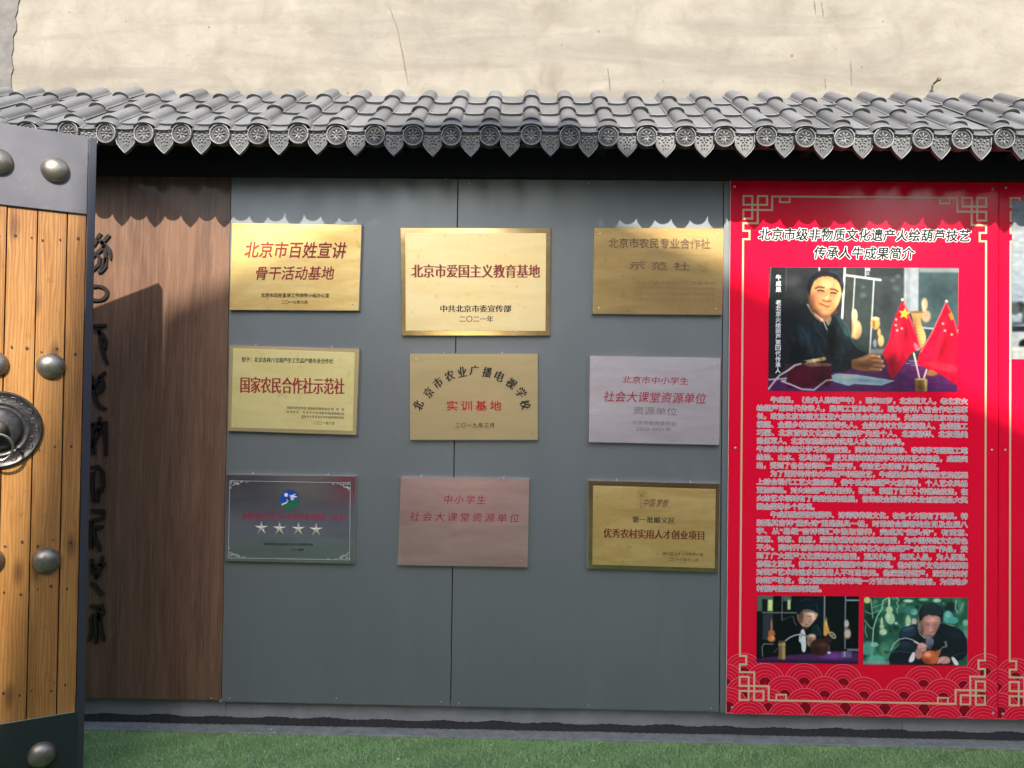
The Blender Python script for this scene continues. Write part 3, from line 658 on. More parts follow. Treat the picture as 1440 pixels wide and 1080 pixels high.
pos = [((588, 570), 74), ((602.5, 552), 57), ((616, 538), 42), ((632, 528.5), 27), ((649.5, 523), 13), ((667, 521), -2), ((685, 523.5), -10), ((702, 529), -22), ((719, 539), -38), ((732.5, 552), -55), ((739, 569), -76)]
for ch, ((u, v), rot) in zip(arch, pos):
    r_ = R(rot*.92); hw = 6.3; dx, dy = math.cos(r_)*hw, -math.sin(r_)*hw
    text_to(a, ch, (u-dx, v-dy), (u+dx, v+dy), 14.5, y5, 0, heavy=.07, shear=.1)
a.build('arched_lettering', I_black, t5, fix=False)
lettering(t5, y5, [('red_lettering', I_bright, [('实训基地', (628.5, 570.5), (705, 570.5), 14, dict(bold=.02, spacing=1.4))]), ('date_lettering', I_black, [('二〇一九年三月', (640.5, 598), (694.5, 598), 7, dict(bold=.005, spacing=1.3))])])
t6, y6 = plaque('pinkish steel plaque with crimson lettering and faint etched print, middle right beside the poster', [(829, 500), (1014, 503), (1012, 626), (827.5, 622)], M_steel_pink, hooks=False)
lettering(t6, y6, [('crimson_lettering', I_crim, [('北京市中小学生', (875, 533.5), (968, 536), 10.5, dict(shear=.12)), ('社会大课堂资源单位', (849, 557), (993, 560.5), 15, dict(shear=.15, bold=.004))]),
                   ('faint_lettering', I_faint, [('资源单位', (891, 577), (952, 579), 11, dict(bold=.01)), ('北京市教育委员会', (889, 594), (951, 596), 6), ('2020-2021年', (895, 603), (944, 604), 6)])])
t7, y7 = plaque('mirror polished steel plaque with four stars and a blue green emblem, bottom left', [(318, 667), (501, 669.5), (498, 793), (316.5, 789)], M_mirror, mat_edge=M_edge)
lettering(t7, y7, [('pink_lettering', I_crim, [('全国休闲农业与乡村旅游星级园区（企业）', (340, 725), (486, 728), 9)]), ('small_lettering', I_black, [('中国旅游协会休闲农业与乡村旅游分会', (371, 765), (440, 766), 3.6), ('二〇一四年', (407, 773), (427, 773.4), 3.4)])])
a = MB(); fr = [on_plane(u, v, y7) for u, v in ((323, 676), (492.5, 679), (491.5, 787.5), (321, 784.5))]; a.strip([(p.x, p.z) for p in fr], .0011, y7, closed=True); a.build('frame_line', I_white, t7, fix=False)
for (u, v), sx_, sz_ in (((323, 676), 1, 1), ((492.5, 679), -1, 1), ((491.5, 787.5), -1, -1), ((321, 784.5), 1, -1)):
    a = MB(); o0 = on_plane(u, v, y7)
    for i in range(30):
        q = random.random()**1.3; w = random.random()**1.3
        if q+w*1.2 > 1.05: q *= .5; w *= .5
        c0 = (o0.x+sx_*(.002+q*.10*(1-w*.7)), o0.z-sz_*(.002+w*.052*(1-q*.7))); r_ = random.uniform(.002, .0042); ph = random.uniform(0, 6)
        a.strip([(c0[0]+r_*(.3+.7*s_)*math.cos(ph+s_*4.5), c0[1]+r_*(.3+.7*s_)*math.sin(ph+s_*4.5)) for s_ in np.linspace(0, 1, 7)], .0012, y7-.0001)
    a.build('corner_filigree', I_white, t7, fix=False)['kind'] = 'stuff'
ec = on_plane(407, 702.5, y7); er = .0435
def disc2(cx, cz, r, y, mb, mi=0, a0=0, a1=360, n=40): mb.add([(cx, y, cz)]+[(cx+r*math.cos(R(a0+(a1-a0)*i/n)), y, cz+r*math.sin(R(a0+(a1-a0)*i/n))) for i in range(n+1)], [(0, i+1, i+2) for i in range(n)], mi)
a = MB(); disc2(ec.x, ec.z, er, y7, a, 0)
def inside(pts): return [(ec.x+x*er, y7-.00025, ec.z+z*er) for x, z in pts]
a.quad(inside([(-.82, -.55), (-.3, -.35), (.35, -.2), (.97, .2), (.98, -.1), (.8, -.6), (.35, -.93), (-.25, -.96), (-.6, -.8)]), 1)
disc2(ec.x-er*.35, ec.z+er*.48, er*.2, y7-.0003, a, 2)
a.add([(x, y7-.0005, z) for x, _, z in inside([(-.86, -.50), (-.05, -.12), (-.28, .08), (.15, .2), (.0, .42), (.75, .62), (.45, .4), (.9, .3), (.3, .18), (.55, .05), (.12, -.08), (-.2, -.32), (-.75, -.62)])], [(0, 1, 12), (1, 2, 11), (2, 3, 10), (3, 10, 2), (3, 4, 8), (4, 5, 6), (4, 6, 8), (6, 7, 8), (3, 8, 9), (3, 9, 10), (1, 11, 12)], 2)
a.build('emblem', [I_blue, I_green, I_white], t7, fix=False)
for u, v in ((367.5, 742.5), (393, 743.5), (419.5, 744), (444.5, 745)):
    c0 = on_plane(u, v, y7); a = MB(); ring_ = []
    for i in range(10):
        r_ = .031 if i % 2 == 0 else .0105; t_a = PI/2+2*PI*i/10; ring_.append((c0.x+r_*math.cos(t_a), y7+.0005, c0.z+r_*math.sin(t_a)))
    a.add([(c0.x, y7-.007, c0.z)]+ring_, [(0, i+1, (i+1) % 10+1) for i in range(10)]); a.build('star', M_star, t7)
t8, y8 = plaque('bronze tinted steel plaque with crimson lettering and an empty lower half, bottom middle', [(563, 670.5), (745, 673.5), (742.5, 798), (559, 795)], M_steel_dull, hook_x=(.16, .8))
lettering(t8, y8, [('crimson_lettering', I_crim, [('中小学生', (624.5, 702), (683, 703), 12.5, dict(shear=.15, spacing=1.3)), ('社会大课堂资源单位', (576.5, 726), (730.5, 728.5), 12.5, dict(shear=.12, spacing=1.4))])])
t9, y9 = plaque('bright gold plaque with a reddish border and a round stamp, bottom right beside the poster', [(827, 675.5), (1012.5, 680), (1010.5, 805), (826, 799.5)], M_frame_brass, M_brass, [(834, 683), (1006.5, 688), (1005, 799), (833, 794)], hook_x=(.22, .78))
lettering(t9, y9, [('black_lettering', I_black, [('第一批顺义区', (889.5, 730.5), (949, 732), 9, dict(heavy=.05)), ('顺义区人才工作领导小组', (932, 778.5), (989, 780), 4.8), ('二〇一六年十二月', (940, 786.5), (981.5, 787.5), 4.8)]),
                   ('red_lettering', mat('enamel_maroon', (.16, .03, .01), .5), [('优秀农村实用人才创业项目', (849, 749.5), (990, 753), 13, dict(heavy=.07))]),
                   ('slogan_lettering', I_brown, [('中国·梦想', (905, 707), (940, 708), 11, dict(shear=.35, bold=.015)), ('顺', (899.5, 697), (904, 697), 4.5), ('义', (899.5, 702.3), (904, 702.3), 4.5), ('农', (899.5, 707.6), (904, 707.6), 4.5), ('村', (899.5, 712.7), (904, 712.7), 4.5)])])
a = MB(); fr = [on_plane(u, v, y9) for u, v in ((897.3, 692), (906, 692), (905.6, 716), (897, 716))]; a.strip([(p.x, p.z) for p in fr], .0009, y9, closed=True)
c0 = on_plane(961, 783, y9); a.strip([(c0.x+.028*math.cos(q), c0.z+.028*math.sin(q)) for q in np.linspace(0, 2*PI, 31)[:-1]], .0009, y9-.0001, closed=True); a.build('stamp_outline', I_brown, t9, fix=False)

# ------------------------------------------------------------------ red posters
def bisect_clip(me, planes):
    bm = bmesh.new(); bm.from_mesh(me)
    for co, no in planes: bmesh.ops.bisect_plane(bm, geom=list(bm.verts)+list(bm.edges)+list(bm.faces), plane_co=co, plane_no=no, clear_outer=True, dist=1e-7)
    bm.to_mesh(me); bm.free(); me.update()
def poster(label, x0, x1, z0, z1, mirror_shift=0.):
    t_ = thing('poster_board', label, 'poster', ((x0+x1)/2, -.003, z0))
    MB().box((x0, -.008, z0), (x1, -.0025, z1)).build('board', M_red, t_, bevel=.0008)
    # white cut edge
    return t_
PX0, PX1, PZ0, PZ1 = on_plane(1024.6, 600, -.008).x, on_plane(1403.6, 600, -.008).x, .112, 2.503
yP = -.0086; YT = -.0098
post = poster('red poster board with a portrait, long biography text and wave border, right of the plaques', PX0, PX1, PZ0, PZ1)
post2 = poster('red poster board cut off by the right edge, street picture at its top', PX1+.003, PX1+.003+(PX1-PX0), PZ0, PZ1+.001)
MB().box((PX0-.0012, -.0082, PZ0), (PX0-.0001, -.0030, PZ1)).build('cut_edge', P_purewhite, post)
U1 = (FPX)/(CAM_D)   # px per metre on the wall
def scallops(t_, x0, x1, z0, dx=0.):
    S = 1/3.349/ (FPX/(CAM_D-.009))  # zoom px -> m
    ref = on_plane(1010, 880, YT)
    rows = [[(120, 130), (1235, 132)], [(35, 180), (220, 178), (400, 178), (580, 182), (950, 190), (1135, 195), (1320, 197), (1500, 197)], [(125, 240), (310, 237), (495, 240), (675, 243), (860, 245), (1040, 250), (1215, 248), (1400, 255)],
            [(50, 292), (235, 298), (405, 295), (590, 297), (772, 300), (952, 303), (1140, 308), (1320, 318), (1500, 320)], [(145, 348), (320, 356), (505, 362), (685, 365), (865, 368), (1045, 372), (1225, 374), (1410, 378)],
            [(50, 410), (235, 414), (410, 416), (590, 418), (775, 420), (955, 425), (1140, 428), (1320, 430)]]
    me_all = MB(); r = 92
    for ri, row in enumerate(rows):
        for ci, (u, v) in enumerate(row):
            cx = ref.x+u*S+dx; cz = on_plane(1010+u/3.349, 880+(v+r)/3.349, YT).z; y = yP-.00006-.00016*ri-.00001*(ci % 2)
            disc2(cx, cz, r*S, y, me_all, 0, -30, 210, 36)
            disc2(cx, cz, r*S*.30, y-.00002, me_all, 2, -30, 210, 16)
            for rr, w in ((1., .0032), (.84, .0016), (.66, .0016), (.49, .0016), (.32, .0016)):
                n = 36; a0, a1 = -30, 210; vs = []
                for k_ in range(n+1):
                    q = R(a0+(a1-a0)*k_/n); 
                    for d_ in (0, -w): vs.append((cx+(rr*r*S+d_)*math.cos(q), y-.00004, cz+(rr*r*S+d_)*math.sin(q)))
                me_all.add(vs, [(2*k_, 2*k_+1, 2*k_+3, 2*k_+2) for k_ in range(n)], 1)
    me = me_all.mesh('wave_border', [P_scal, P_line, P_deep], tuple(t_.location), fix=False)
    L = t_.location
    bisect_clip(me, [((x0-L.x+.0005, 0, 0), (-1, 0, 0)), ((x1-L.x-.0005, 0, 0), (1, 0, 0)), ((0, 0, z0-L.z+.0008), (0, 0, -1))])
    link('wave_border', me, t_)
# deep red ground behind the waves
def deep(t_, x0, x1):
    a = MB(); za, zb = on_plane(1200, 995, yP).z, on_plane(1200, 940, yP).z
    a.quad([(x0+.001, yP, PZ0+.001), (x1-.001, yP, PZ0+.001), (x1-.001, yP, za+.03), (x0+.001, yP, za+.03)]); a.build('deep_red_band', P_deep, t_, fix=False)
deep(post, PX0, PX1); deep(post2, PX1+.003, PX1+.003+(PX1-PX0))
scallops(post, PX0, PX1, PZ0); scallops(post2, PX1+.003, 2*PX1-PX0+.003, PZ0, PX1-PX0+.003)
# gold fretwork
def fret(t_, xl, xr, zt, zb, y):
    k_ = 1/8.47/(FPX/(CAM_D-.009)); zt2 = zt
    base = [(120, 650), (195, 650), (195, 550), (120, 550), (120, 460), (290, 460), (290, 135), (400, 135), (400, 240), (120, 240), (120, 135), (225, 135), (225, 405), (120, 405), (120, 300), (460, 300), (460, 140)]
    base = [((u-120)*k_, (v-138)*k_) for u, v in base]; w = .0082
    def corner(sx_, sz_, xx, zz): return [(xx+sx_*u, zz-sz_*v) for u, v in base]
    tl, tr, bl, br = corner(1, 1, xl, zt), corner(-1, 1, xr, zt), corner(1, -1, xl, zb), corner(-1, -1, xr, zb)
    a = MB()
    for j, seg in enumerate((list(reversed(tl))+bl, list(reversed(tr))+br)):
        for i in range(len(seg)-1):
            p, q = Vector(seg[i]), Vector(seg[i+1]); d = (q-p); 
            if d.length < 1e-6: continue
            d.normalize(); p = p-d*w/2; q = q+d*w/2; yy = y-.00003*(i % 5); nn = Vector((-d.y, d.x))*w/2
            a.add([(p.x+nn.x, yy, p.y+nn.y), (q.x+nn.x, yy, q.y+nn.y), (q.x-nn.x, yy, q.y-nn.y), (p.x-nn.x, yy, p.y-nn.y)], [(0, 1, 2, 3)])
    for z_, A_, B_ in ((zt, tl[-1], tr[-1]), (zb, bl[-1], br[-1])): a.add([(A_[0]-w/2, y-.0002, z_+w/2), (B_[0]+w/2, y-.0002, z_+w/2), (B_[0]+w/2, y-.0002, z_-w/2), (A_[0]-w/2, y-.0002, z_-w/2)], [(0, 1, 2, 3)])
    for sx_, xx in ((1, xl), (-1, xr)):
        for sz_, zz in ((1, zt), (-1, zb)):
            q = [(xx+sx_*u*k_, zz-sz_*v*k_) for u, v in ((430, 2), (430, 68), (545, 68), (545, 2))]
            a.strip(q, w*.85, y-.0004)
    a.build('fretwork_border', P_gold, t_, fix=False)
xl = on_plane(1043, 600, YT).x; xr = on_plane(1386, 600, YT).x; zt = on_plane(1215, 277.3, YT).z; zb = on_plane(1215, 987.3, YT).z
fret(post, xl, xr, zt, zb, YT); off = PX1-PX0+.003; xl2 = on_plane(1420.6, 600, YT).x
fret(post2, xl2, xl2+(xr-xl), zt, zb, YT)
# screws of the posters
for t_, L in ((post, ((1033, 262.5), (1034, 630), (1029.5, 995), (1396, 266), (1395, 633), (1396.5, 1003))), (post2, ((1414.5, 264), (1414, 633), (1410, 1004)))):
    for u, v in L: screw(u, v, t_, .0058, -.0084, M_screw)
# printed titles and text
yL = YT-.0006
def halo_text(t_, nm, lines, halo, ink, y, hb, ib):
    for s_, p0, p1, hpx, kw in lines:
        a = MB(); text_to(a, s_, p0, p1, hpx, y, 0, halo=hb, hn=12, bold=.015, **kw); text_to(a, s_, p0, p1, hpx, y-.0006, 1, bold=ib, **kw)
        a.build(nm, [halo, ink], t_, fix=False)
yT_ = yL
halo_text(post, 'title_lettering', [('北京市级非物质文化遗产火绘葫芦技艺', (1067, 329), (1365, 331.5), 17, dict(shear=.12)), ('传承人牛成果简介', (1145, 355), (1286, 356.5), 17, dict(shear=.12))], P_purewhite, P_dark, yL, .078, .03)
BODY = ['　　牛成果，（业内人称葫芦牛），现年55岁，北京顺义人，老北京火', '绘葫芦第四代传承人，民间工艺美术家，现为吉祥八宝合作社理事', '长，政协北京市顺义区第六届委员会常务委员。先后荣获北京市劳动',
 '模范、全国乡村旅游致富带头人、全国乡村文化旅游能人、全国能工', '巧匠、北京首都文化旅游“紫禁杯”先进个人、北京榜样、北京最美', '退伍军人、北京市高级农村实用人才等荣誉称号。',
 '牛成果自幼随父学习火绘技法，同时师从关国珍、李凤学习国画工笔', '绘法、山水、花鸟技法，后又师承韩教授学习传真艺术画像，成画突', '出，受到了各位老师的一致好评，书法艺术得到了同步提高。',
 '　　为了更好的传承火绘葫芦非遗技艺，牛成果在继承传统技艺的基础', '上结合现代工艺大胆创新，使牛氏火绘葫芦大放异彩，个人艺术风格', '更加突出。对火绘葫芦情有独钟，研究、掌握了近三十种雕绘技法，在',
 '火绘艺术领域有了突破性的进展，曾荣获全国休闲农业创意精品大奖', '赛金奖等多个奖项。', '　　牛成果酷爱研究国学、诗词等传统文化，在各个方面有了积累。特',
 '别是其吉祥“藏头诗”更是别具一格，时常结合顾客的生肖及生辰八', '字、从“易经”吉祥词汇中汲取营养，完成其“藏头诗”，有寓意、', '深意、诗意、美意，深受收藏者的赞赏和喜爱，为中国传统文化增色',
 '不少。同时开创性的将生肖文化转化为火绘葫芦“全家福”作品，受', '到了广大葫芦文化爱好者的喜爱。观其作品，知其人品，为人厚道、', '修德之深厚。都可在其精彩图案中得到体现。他对葫芦文化的理解和',
 '对葫芦艺术的追求更是常人不可思议的。他深爱着葫芦，深爱着农村', '的葫芦事业，他力图通过传承带动一方百姓实现共同富裕，为推动乡', '村振兴做出新的贡献。']
lines = []
for i, s_ in enumerate(BODY):
    q = i/23; ind = s_.startswith('　'); s2 = s_.lstrip('　'); full_w = 1361-1064.5 if True else 0
    units = sum(.5 if ord(c_) < 128 or c_ in '“”' else 1 for c_ in s2); total = 25.4 if not ind else 23.5
    xl_ = 1064.5+(19.5 if ind else 0)-.4*q; last = i in (5, 8, 13, 23)
    cw = (1360.5-1064.5)/25.2; w_ = (1360.5 if not last else {5: 1271, 8: 1320, 13: 1145, 23: 1155}[i])-xl_
    yl = 563.3+q*(828.5-563.3)-1.2; lines.append((s2, (xl_, yl), (xl_+w_, yl+2.6*w_/296), 8.7, {}))
def body_text(t_):
    a = MB()
    for s_, p0, p1, hpx, kw in lines:
        text_to(a, s_, p0, p1, hpx*1.0, yL, 0, halo=.075, hn=6); text_to(a, s_, p0, p1, hpx*1.0, yL-.0004, 1, bold=-.004)
    o = a.build('body_text', [P_pinkt, P_grey], t_, fix=False); o['kind'] = 'stuff'
body_text(post)

# ------------------------------------------------------------------ printed photographs (flat prints, painted on a fine grid)
class Canvas:
    def __init__(s, W, H, x0, y0, x1, y1, bg):
        s.W, s.H = W, H; s.X, s.Y = np.meshgrid(np.linspace(x0, x1, W), np.linspace(y0, y1, H)); s.k = (x1-x0)/W
        s.A = np.zeros((H, W, 3)); s.A[:] = np.array(bg)/255.
    def _sd(s, pts):
        P = np.array(pts, float); X, Y = s.X, s.Y; d = np.full(X.shape, 1e9); ins = np.zeros(X.shape, bool); n = len(P)
        for i in range(n):
            (ax, ay), (bx, by) = P[i], P[(i+1) % n]; ex, ey = bx-ax, by-ay; L = ex*ex+ey*ey+1e-9
            t_ = np.clip(((X-ax)*ex+(Y-ay)*ey)/L, 0, 1); d = np.minimum(d, np.hypot(X-ax-t_*ex, Y-ay-t_*ey))
            c = ((ay > Y) != (by > Y)) & (X < (bx-ax)*(Y-ay)/(by-ay+1e-12)+ax); ins ^= c
        return np.where(ins, -d, d)
    def _put(s, al, col):
        al = al[..., None]; s.A = s.A*(1-al)+np.array(col)/255.*al
    def poly(s, pts, col, b=3, a=1., smooth=True):
        if smooth and len(pts) > 3:
            P = np.array(pts, float); 
            for _ in range(2): Q = np.roll(P, -1, 0); P = np.stack([P*.75+Q*.25, P*.25+Q*.75], 1).reshape(-1, 2)
            pts = P
        s._put(np.clip(.5-s._sd(pts)/max(b, .1), 0, 1)*a, col)
    def ell(s, cx, cy_, rx, ry, col, b=.2, a=1., rot=0.):
        c, n = math.cos(R(rot)), math.sin(R(rot)); X = (s.X-cx)*c+(s.Y-cy_)*n; Y = -(s.X-cx)*n+(s.Y-cy_)*c
        d = np.hypot(X/rx, Y/ry); s._put(np.clip((1-d)/b+.5, 0, 1)*a, col)
    def line(s, pts, w, col, b=2, a=1.):
        d = np.full(s.X.shape, 1e9)
        for (ax, ay), (bx, by) in zip(pts[:-1], pts[1:]):
            ex, ey = bx-ax, by-ay; L = ex*ex+ey*ey+1e-9; t_ = np.clip(((s.X-ax)*ex+(s.Y-ay)*ey)/L, 0, 1)
            d = np.minimum(d, np.hypot(s.X-ax-t_*ex, s.Y-ay-t_*ey))
        s._put(np.clip((w/2-d)/b+.5, 0, 1)*a, col)
    def soft(s, cx, cy_, rx, ry, k, rot=0.):
        c, n = math.cos(R(rot)), math.sin(R(rot)); X = (s.X-cx)*c+(s.Y-cy_)*n; Y = -(s.X-cx)*n+(s.Y-cy_)*c
        g_ = np.exp(-((X/rx)**2+(Y/ry)**2)); s.A = np.clip(s.A*(1+(k*g_)[..., None]), 0, 1)
    def blur(s, n=1):
        for _ in range(n):
            P = np.pad(s.A, ((1, 1), (1, 1), (0, 0)), 'edge'); s.A = (P[:-2, 1:-1]+P[2:, 1:-1]+P[1:-1, :-2]+P[1:-1, 2:]+2*s.A)/6
    def rect(s, x0, y0, x1, y1, col, b=3, a=1.): s.poly([(x0, y0), (x1, y0), (x1, y1), (x0, y1)], col, b, a, False)
    def grain(s, amp, scale=8, mask=None):
        n = rng.normal(size=(s.H//scale+3, s.W//scale+3)); yy = np.linspace(0, n.shape[0]-2.01, s.H); xx = np.linspace(0, n.shape[1]-2.01, s.W)
        yi, xi = yy.astype(int), xx.astype(int); fy, fx = (yy-yi)[:, None], (xx-xi)[None]
        g_ = n[yi][:, xi]*(1-fy)*(1-fx)+n[yi+1][:, xi]*fy*(1-fx)+n[yi][:, xi+1]*(1-fy)*fx+n[yi+1][:, xi+1]*fy*fx
        if mask is not None: g_ = g_*mask
        s.A = np.clip(s.A*(1+amp*g_[..., None]), 0, 1)
    def place(s, name, parent, c00, c10, c11, c01, y, gain=1.):
        """corners: pixels top-left, top-right, bottom-right, bottom-left"""
        P = [on_plane(*q, y) for q in (c00, c10, c11, c01)]; W, H = s.W, s.H
        u, v = np.meshgrid(np.linspace(0, 1, W), np.linspace(0, 1, H)); L = parent.location
        def bl(k): return (P[0][k]*(1-u)+P[1][k]*u)*(1-v)+(P[3][k]*(1-u)+P[2][k]*u)*v
        co = np.stack([bl(0)-L.x, np.full(u.shape, y-L.y), bl(2)-L.z], -1).reshape(-1, 3).astype(np.float32)
        i = np.arange((H-1)*(W-1)); r, c = i//(W-1), i % (W-1); a = r*W+c
        F = np.stack([a, a+W, a+W+1, a+1], 1).astype(np.int32)
        me = bpy.data.meshes.new(name); me.vertices.add(len(co)); me.vertices.foreach_set('co', co.ravel())
        me.loops.add(F.size); me.loops.foreach_set('vertex_index', F.ravel()); me.polygons.add(len(F))
        me.polygons.foreach_set('loop_start', np.arange(0, F.size, 4, dtype=np.int32)); me.update(calc_edges=True)
        at = me.color_attributes.new('ink', 'FLOAT_COLOR', 'POINT'); A = np.clip(s.A, 0, 1); lin = np.where(A <= .04045, A/12.92, ((A+.055)/1.055)**2.4)*gain
        at.data.foreach_set('color', np.concatenate([lin, np.ones((H, W, 1))], -1).astype(np.float32).ravel())
        me.materials.append(M_print); return link(name, me, parent)

# portrait: coordinates of a 1440-wide enlargement
c = Canvas(420, 276, 8, 28, 1378, 928, (52, 58, 58))
c.rect(0, 20, 130, 940, (40, 42, 44), 30); c.rect(130, 20, 560, 500, (46, 48, 50), 40); c.ell(170, 130, 60, 40, (95, 98, 98), 1.2, .5); c.ell(240, 230, 70, 40, (88, 92, 94), 1.5, .4)
c.rect(560, 20, 640, 560, (62, 68, 62), 10); c.rect(640, 90, 770, 640, (58, 70, 66), 10); c.rect(780, 90, 985, 640, (66, 74, 74), 20)
for q, w_, z_ in ((690, 230, 22), (690, 170, 14), (930, 180, 25), (940, 90, 18), (905, 120, 16), (1060, 430, 20)): c.ell(q, w_, z_, z_*.8, (110, 118, 116), 1.2, .6)
c.rect(985, 20, 1092, 350, (168, 176, 180), 12); c.rect(1000, 20, 1030, 350, (150, 158, 162), 14); c.rect(1092, 20, 1390, 460, (70, 92, 94), 12); c.rect(1092, 28, 1390, 60, (160, 176, 176), 20, .8)
c.rect(1110, 460, 1390, 560, (52, 70, 74), 14); c.line([(1100, 462), (1390, 485)], 14, (160, 175, 178), 6)
c.line([(560, 84), (815, 118)], 17, (215, 218, 216), 5); c.line([(557, 28), (540, 400)], 16, (226, 226, 222), 5); c.line([(630, 100), (608, 540)], 10, (196, 198, 194), 5)
c.line([(768, 118), (742, 660)], 11, (200, 204, 200), 5); c.line([(706, 28), (706, 95)], 9, (190, 195, 196), 4); c.rect(705, 30, 740, 55, (180, 185, 186), 6); c.rect(712, 60, 734, 84, (150, 155, 156), 6)
c.line([(372, 28), (372, 60)], 12, (215, 215, 210), 4); c.line([(20, 28), (10, 250)], 8, (140, 128, 120), 6, .8); c.line([(133, 28), (133, 200)], 8, (110, 110, 112), 8, .5)
# gourds behind
c.ell(640, 480, 42, 70, (222, 184, 130), .25); c.ell(628, 380, 24, 50, (232, 206, 160), .3); c.ell(655, 500, 20, 40, (196, 150, 96), .8, .6); c.rect(596, 320, 608, 560, (58, 66, 62), 5)
c.ell(780, 432, 34, 46, (214, 170, 90), .3); c.ell(780, 400, 32, 14, (226, 208, 160), .3); c.ell(770, 440, 10, 34, (120, 78, 40), .8, .7); c.ell(822, 560, 22, 44, (214, 186, 120), .4); c.ell(808, 500, 12, 30, (206, 176, 110), .5)
c.ell(778, 580, 14, 30, (180, 186, 196), .6, .7)
c.ell(1135, 290, 22, 42, (214, 190, 150), .5); c.ell(1145, 380, 34, 42, (206, 172, 130), .5); c.ell(1132, 330, 14, 30, (212, 186, 146), .6)
c.poly([(1028, 345), (1130, 348), (1112, 372), (1106, 430), (1155, 530), (1130, 600), (1080, 640), (1060, 500), (1050, 400)], (206, 158, 96), 5); c.ell(1080, 350, 50, 8, (150, 106, 58), .3)
for q in range(7): c.line([(1088-q*2, 440+q*24), (1110+q*5, 446+q*23)], 5, (150, 100, 52), 5, .6)
# table
c.poly([(-20, 850), (240, 800), (600, 745), (1040, 690), (1400, 700), (1400, 960), (-20, 960)], (96, 44, 98), 8, 1, False)
for _ in range(60):
    q, w_ = random.uniform(0, 1380), random.uniform(780, 925); c.line([(q, w_), (q+random.uniform(40, 160), w_+random.uniform(-8, 8))], 5, random.choice([(78, 32, 84), (118, 62, 118), (64, 26, 70)]), 6, .5)
c.rect(740, 620, 860, 660, (150, 160, 160), 20, .8)
# jacket
c.poly([(230, 300), (285, 300), (400, 430), (470, 365), (520, 385), (575, 440), (610, 560), (660, 625), (745, 668), (690, 700), (610, 705), (605, 780), (470, 795), (150, 735), (120, 700), (140, 520), (170, 380)], (24, 36, 40), 6)
c.poly([(130, 330), (220, 330), (200, 520), (140, 720), (20, 830), (10, 640), (60, 420)], (34, 40, 44), 24)
c.poly([(480, 370), (525, 388), (572, 440), (602, 540), (560, 520), (520, 440)], (44, 66, 64), 14, .9); c.line([(520, 385), (580, 460), (612, 560), (660, 622)], 6, (90, 108, 106), 8, .7)
c.poly([(200, 420), (270, 450), (330, 640), (300, 690), (220, 600)], (32, 50, 58), 26, .8); c.line([(255, 470), (300, 560), (345, 670)], 6, (78, 92, 96), 9, .5); c.line([(430, 480), (436, 560)], 5, (74, 70, 62), 7, .6)
c.poly([(470, 440), (500, 560), (490, 680), (440, 690), (434, 500)], (12, 20, 22), 18, .8); c.line([(480, 690), (600, 700)], 8, (50, 62, 64), 10, .6); c.line([(300, 660), (360, 690), (430, 690)], 8, (12, 16, 18), 10, .7)
# neck, shirt
c.poly([(300, 300), (340, 400), (420, 440), (470, 360), (440, 320)], (172, 112, 74), 8); c.poly([(418, 408), (438, 462), (462, 424), (462, 386), (446, 380)], (178, 156, 126), 8); c.line([(290, 300), (318, 352), (398, 412)], 11, (232, 228, 216), 4); c.line([(405, 420), (432, 482)], 6, (228, 222, 208), 4)
# head
c.poly([(296, 200), (300, 140), (330, 90), (400, 62), (470, 70), (522, 110), (538, 170), (534, 230), (512, 300), (478, 352), (432, 388), (388, 380), (340, 340), (306, 290)], (226, 158, 98), 5)
c.poly([(286, 205), (292, 170), (308, 190), (312, 250), (298, 262)], (206, 142, 98), 5)
c.poly([(292, 232), (284, 170), (296, 120), (340, 72), (400, 44), (470, 42), (526, 78), (552, 140), (546, 210), (534, 214), (530, 176), (510, 122), (456, 94), (396, 90), (346, 112), (320, 160), (304, 226)], (24, 27, 30), 9)
for q in np.linspace(0, 1, 26):
    hx = 322+q*206; hy = 150-62*math.sin(PI*min(1, q*1.05))**.7; c.line([(hx+random.uniform(-6, 6), hy-26), (hx+random.uniform(-4, 4), hy+random.uniform(-8, 8))], 6, (34, 32, 30), 9, .6)
for q in range(14): c.line([(330+q*14, 92-q*1.4), (350+q*13, 58), (380+q*11, 52)], 4, (52, 58, 64), 8, .45)
c.line([(300, 190), (302, 240)], 12, (40, 34, 30), 10, .8)
c.line([(450, 52), (500, 72), (532, 112), (542, 150)], 12, (70, 86, 108), 16, .7)
c.line([(306, 250), (330, 330), (392, 384), (440, 388), (486, 350)], 26, (150, 92, 60), 34, .55); c.ell(430, 150, 62, 30, (240, 180, 122), 1.2, .8); c.ell(500, 230, 24, 50, (238, 180, 118), 1.2, .7); c.ell(350, 262, 38, 40, (214, 130, 90), 1.4, .7); c.ell(325, 300, 22, 60, (180, 112, 72), 1.4, .7); c.ell(480, 260, 26, 26, (226, 146, 100), 1.2, .6)
c.line([(346, 182), (370, 170), (408, 177)], 12, (70, 44, 32), 10, .85); c.line([(454, 187), (480, 188), (508, 203)], 12, (70, 44, 32), 10, .85)
c.ell(384, 198, 24, 10, (196, 130, 86), .8, .8); c.ell(474, 216, 22, 9, (196, 130, 86), .8, .8)
c.line([(362, 199), (384, 195), (408, 204)], 9, (44, 26, 20), 6, .95); c.line([(456, 214), (474, 211), (496, 219)], 9, (44, 26, 20), 6, .95); c.soft(384, 214, 26, 10, -.16); c.soft(474, 230, 26, 10, -.14)
c.line([(428, 190), (424, 230), (414, 256)], 9, (196, 122, 80), 14, .6); c.poly([(398, 256), (420, 238), (446, 246), (462, 266), (440, 280), (404, 274)], (218, 140, 92), 8); c.line([(396, 266), (412, 274), (438, 278), (460, 272)], 9, (112, 54, 34), 8, .9); c.ell(430, 248, 12, 10, (248, 190, 140), 1.2, .7)
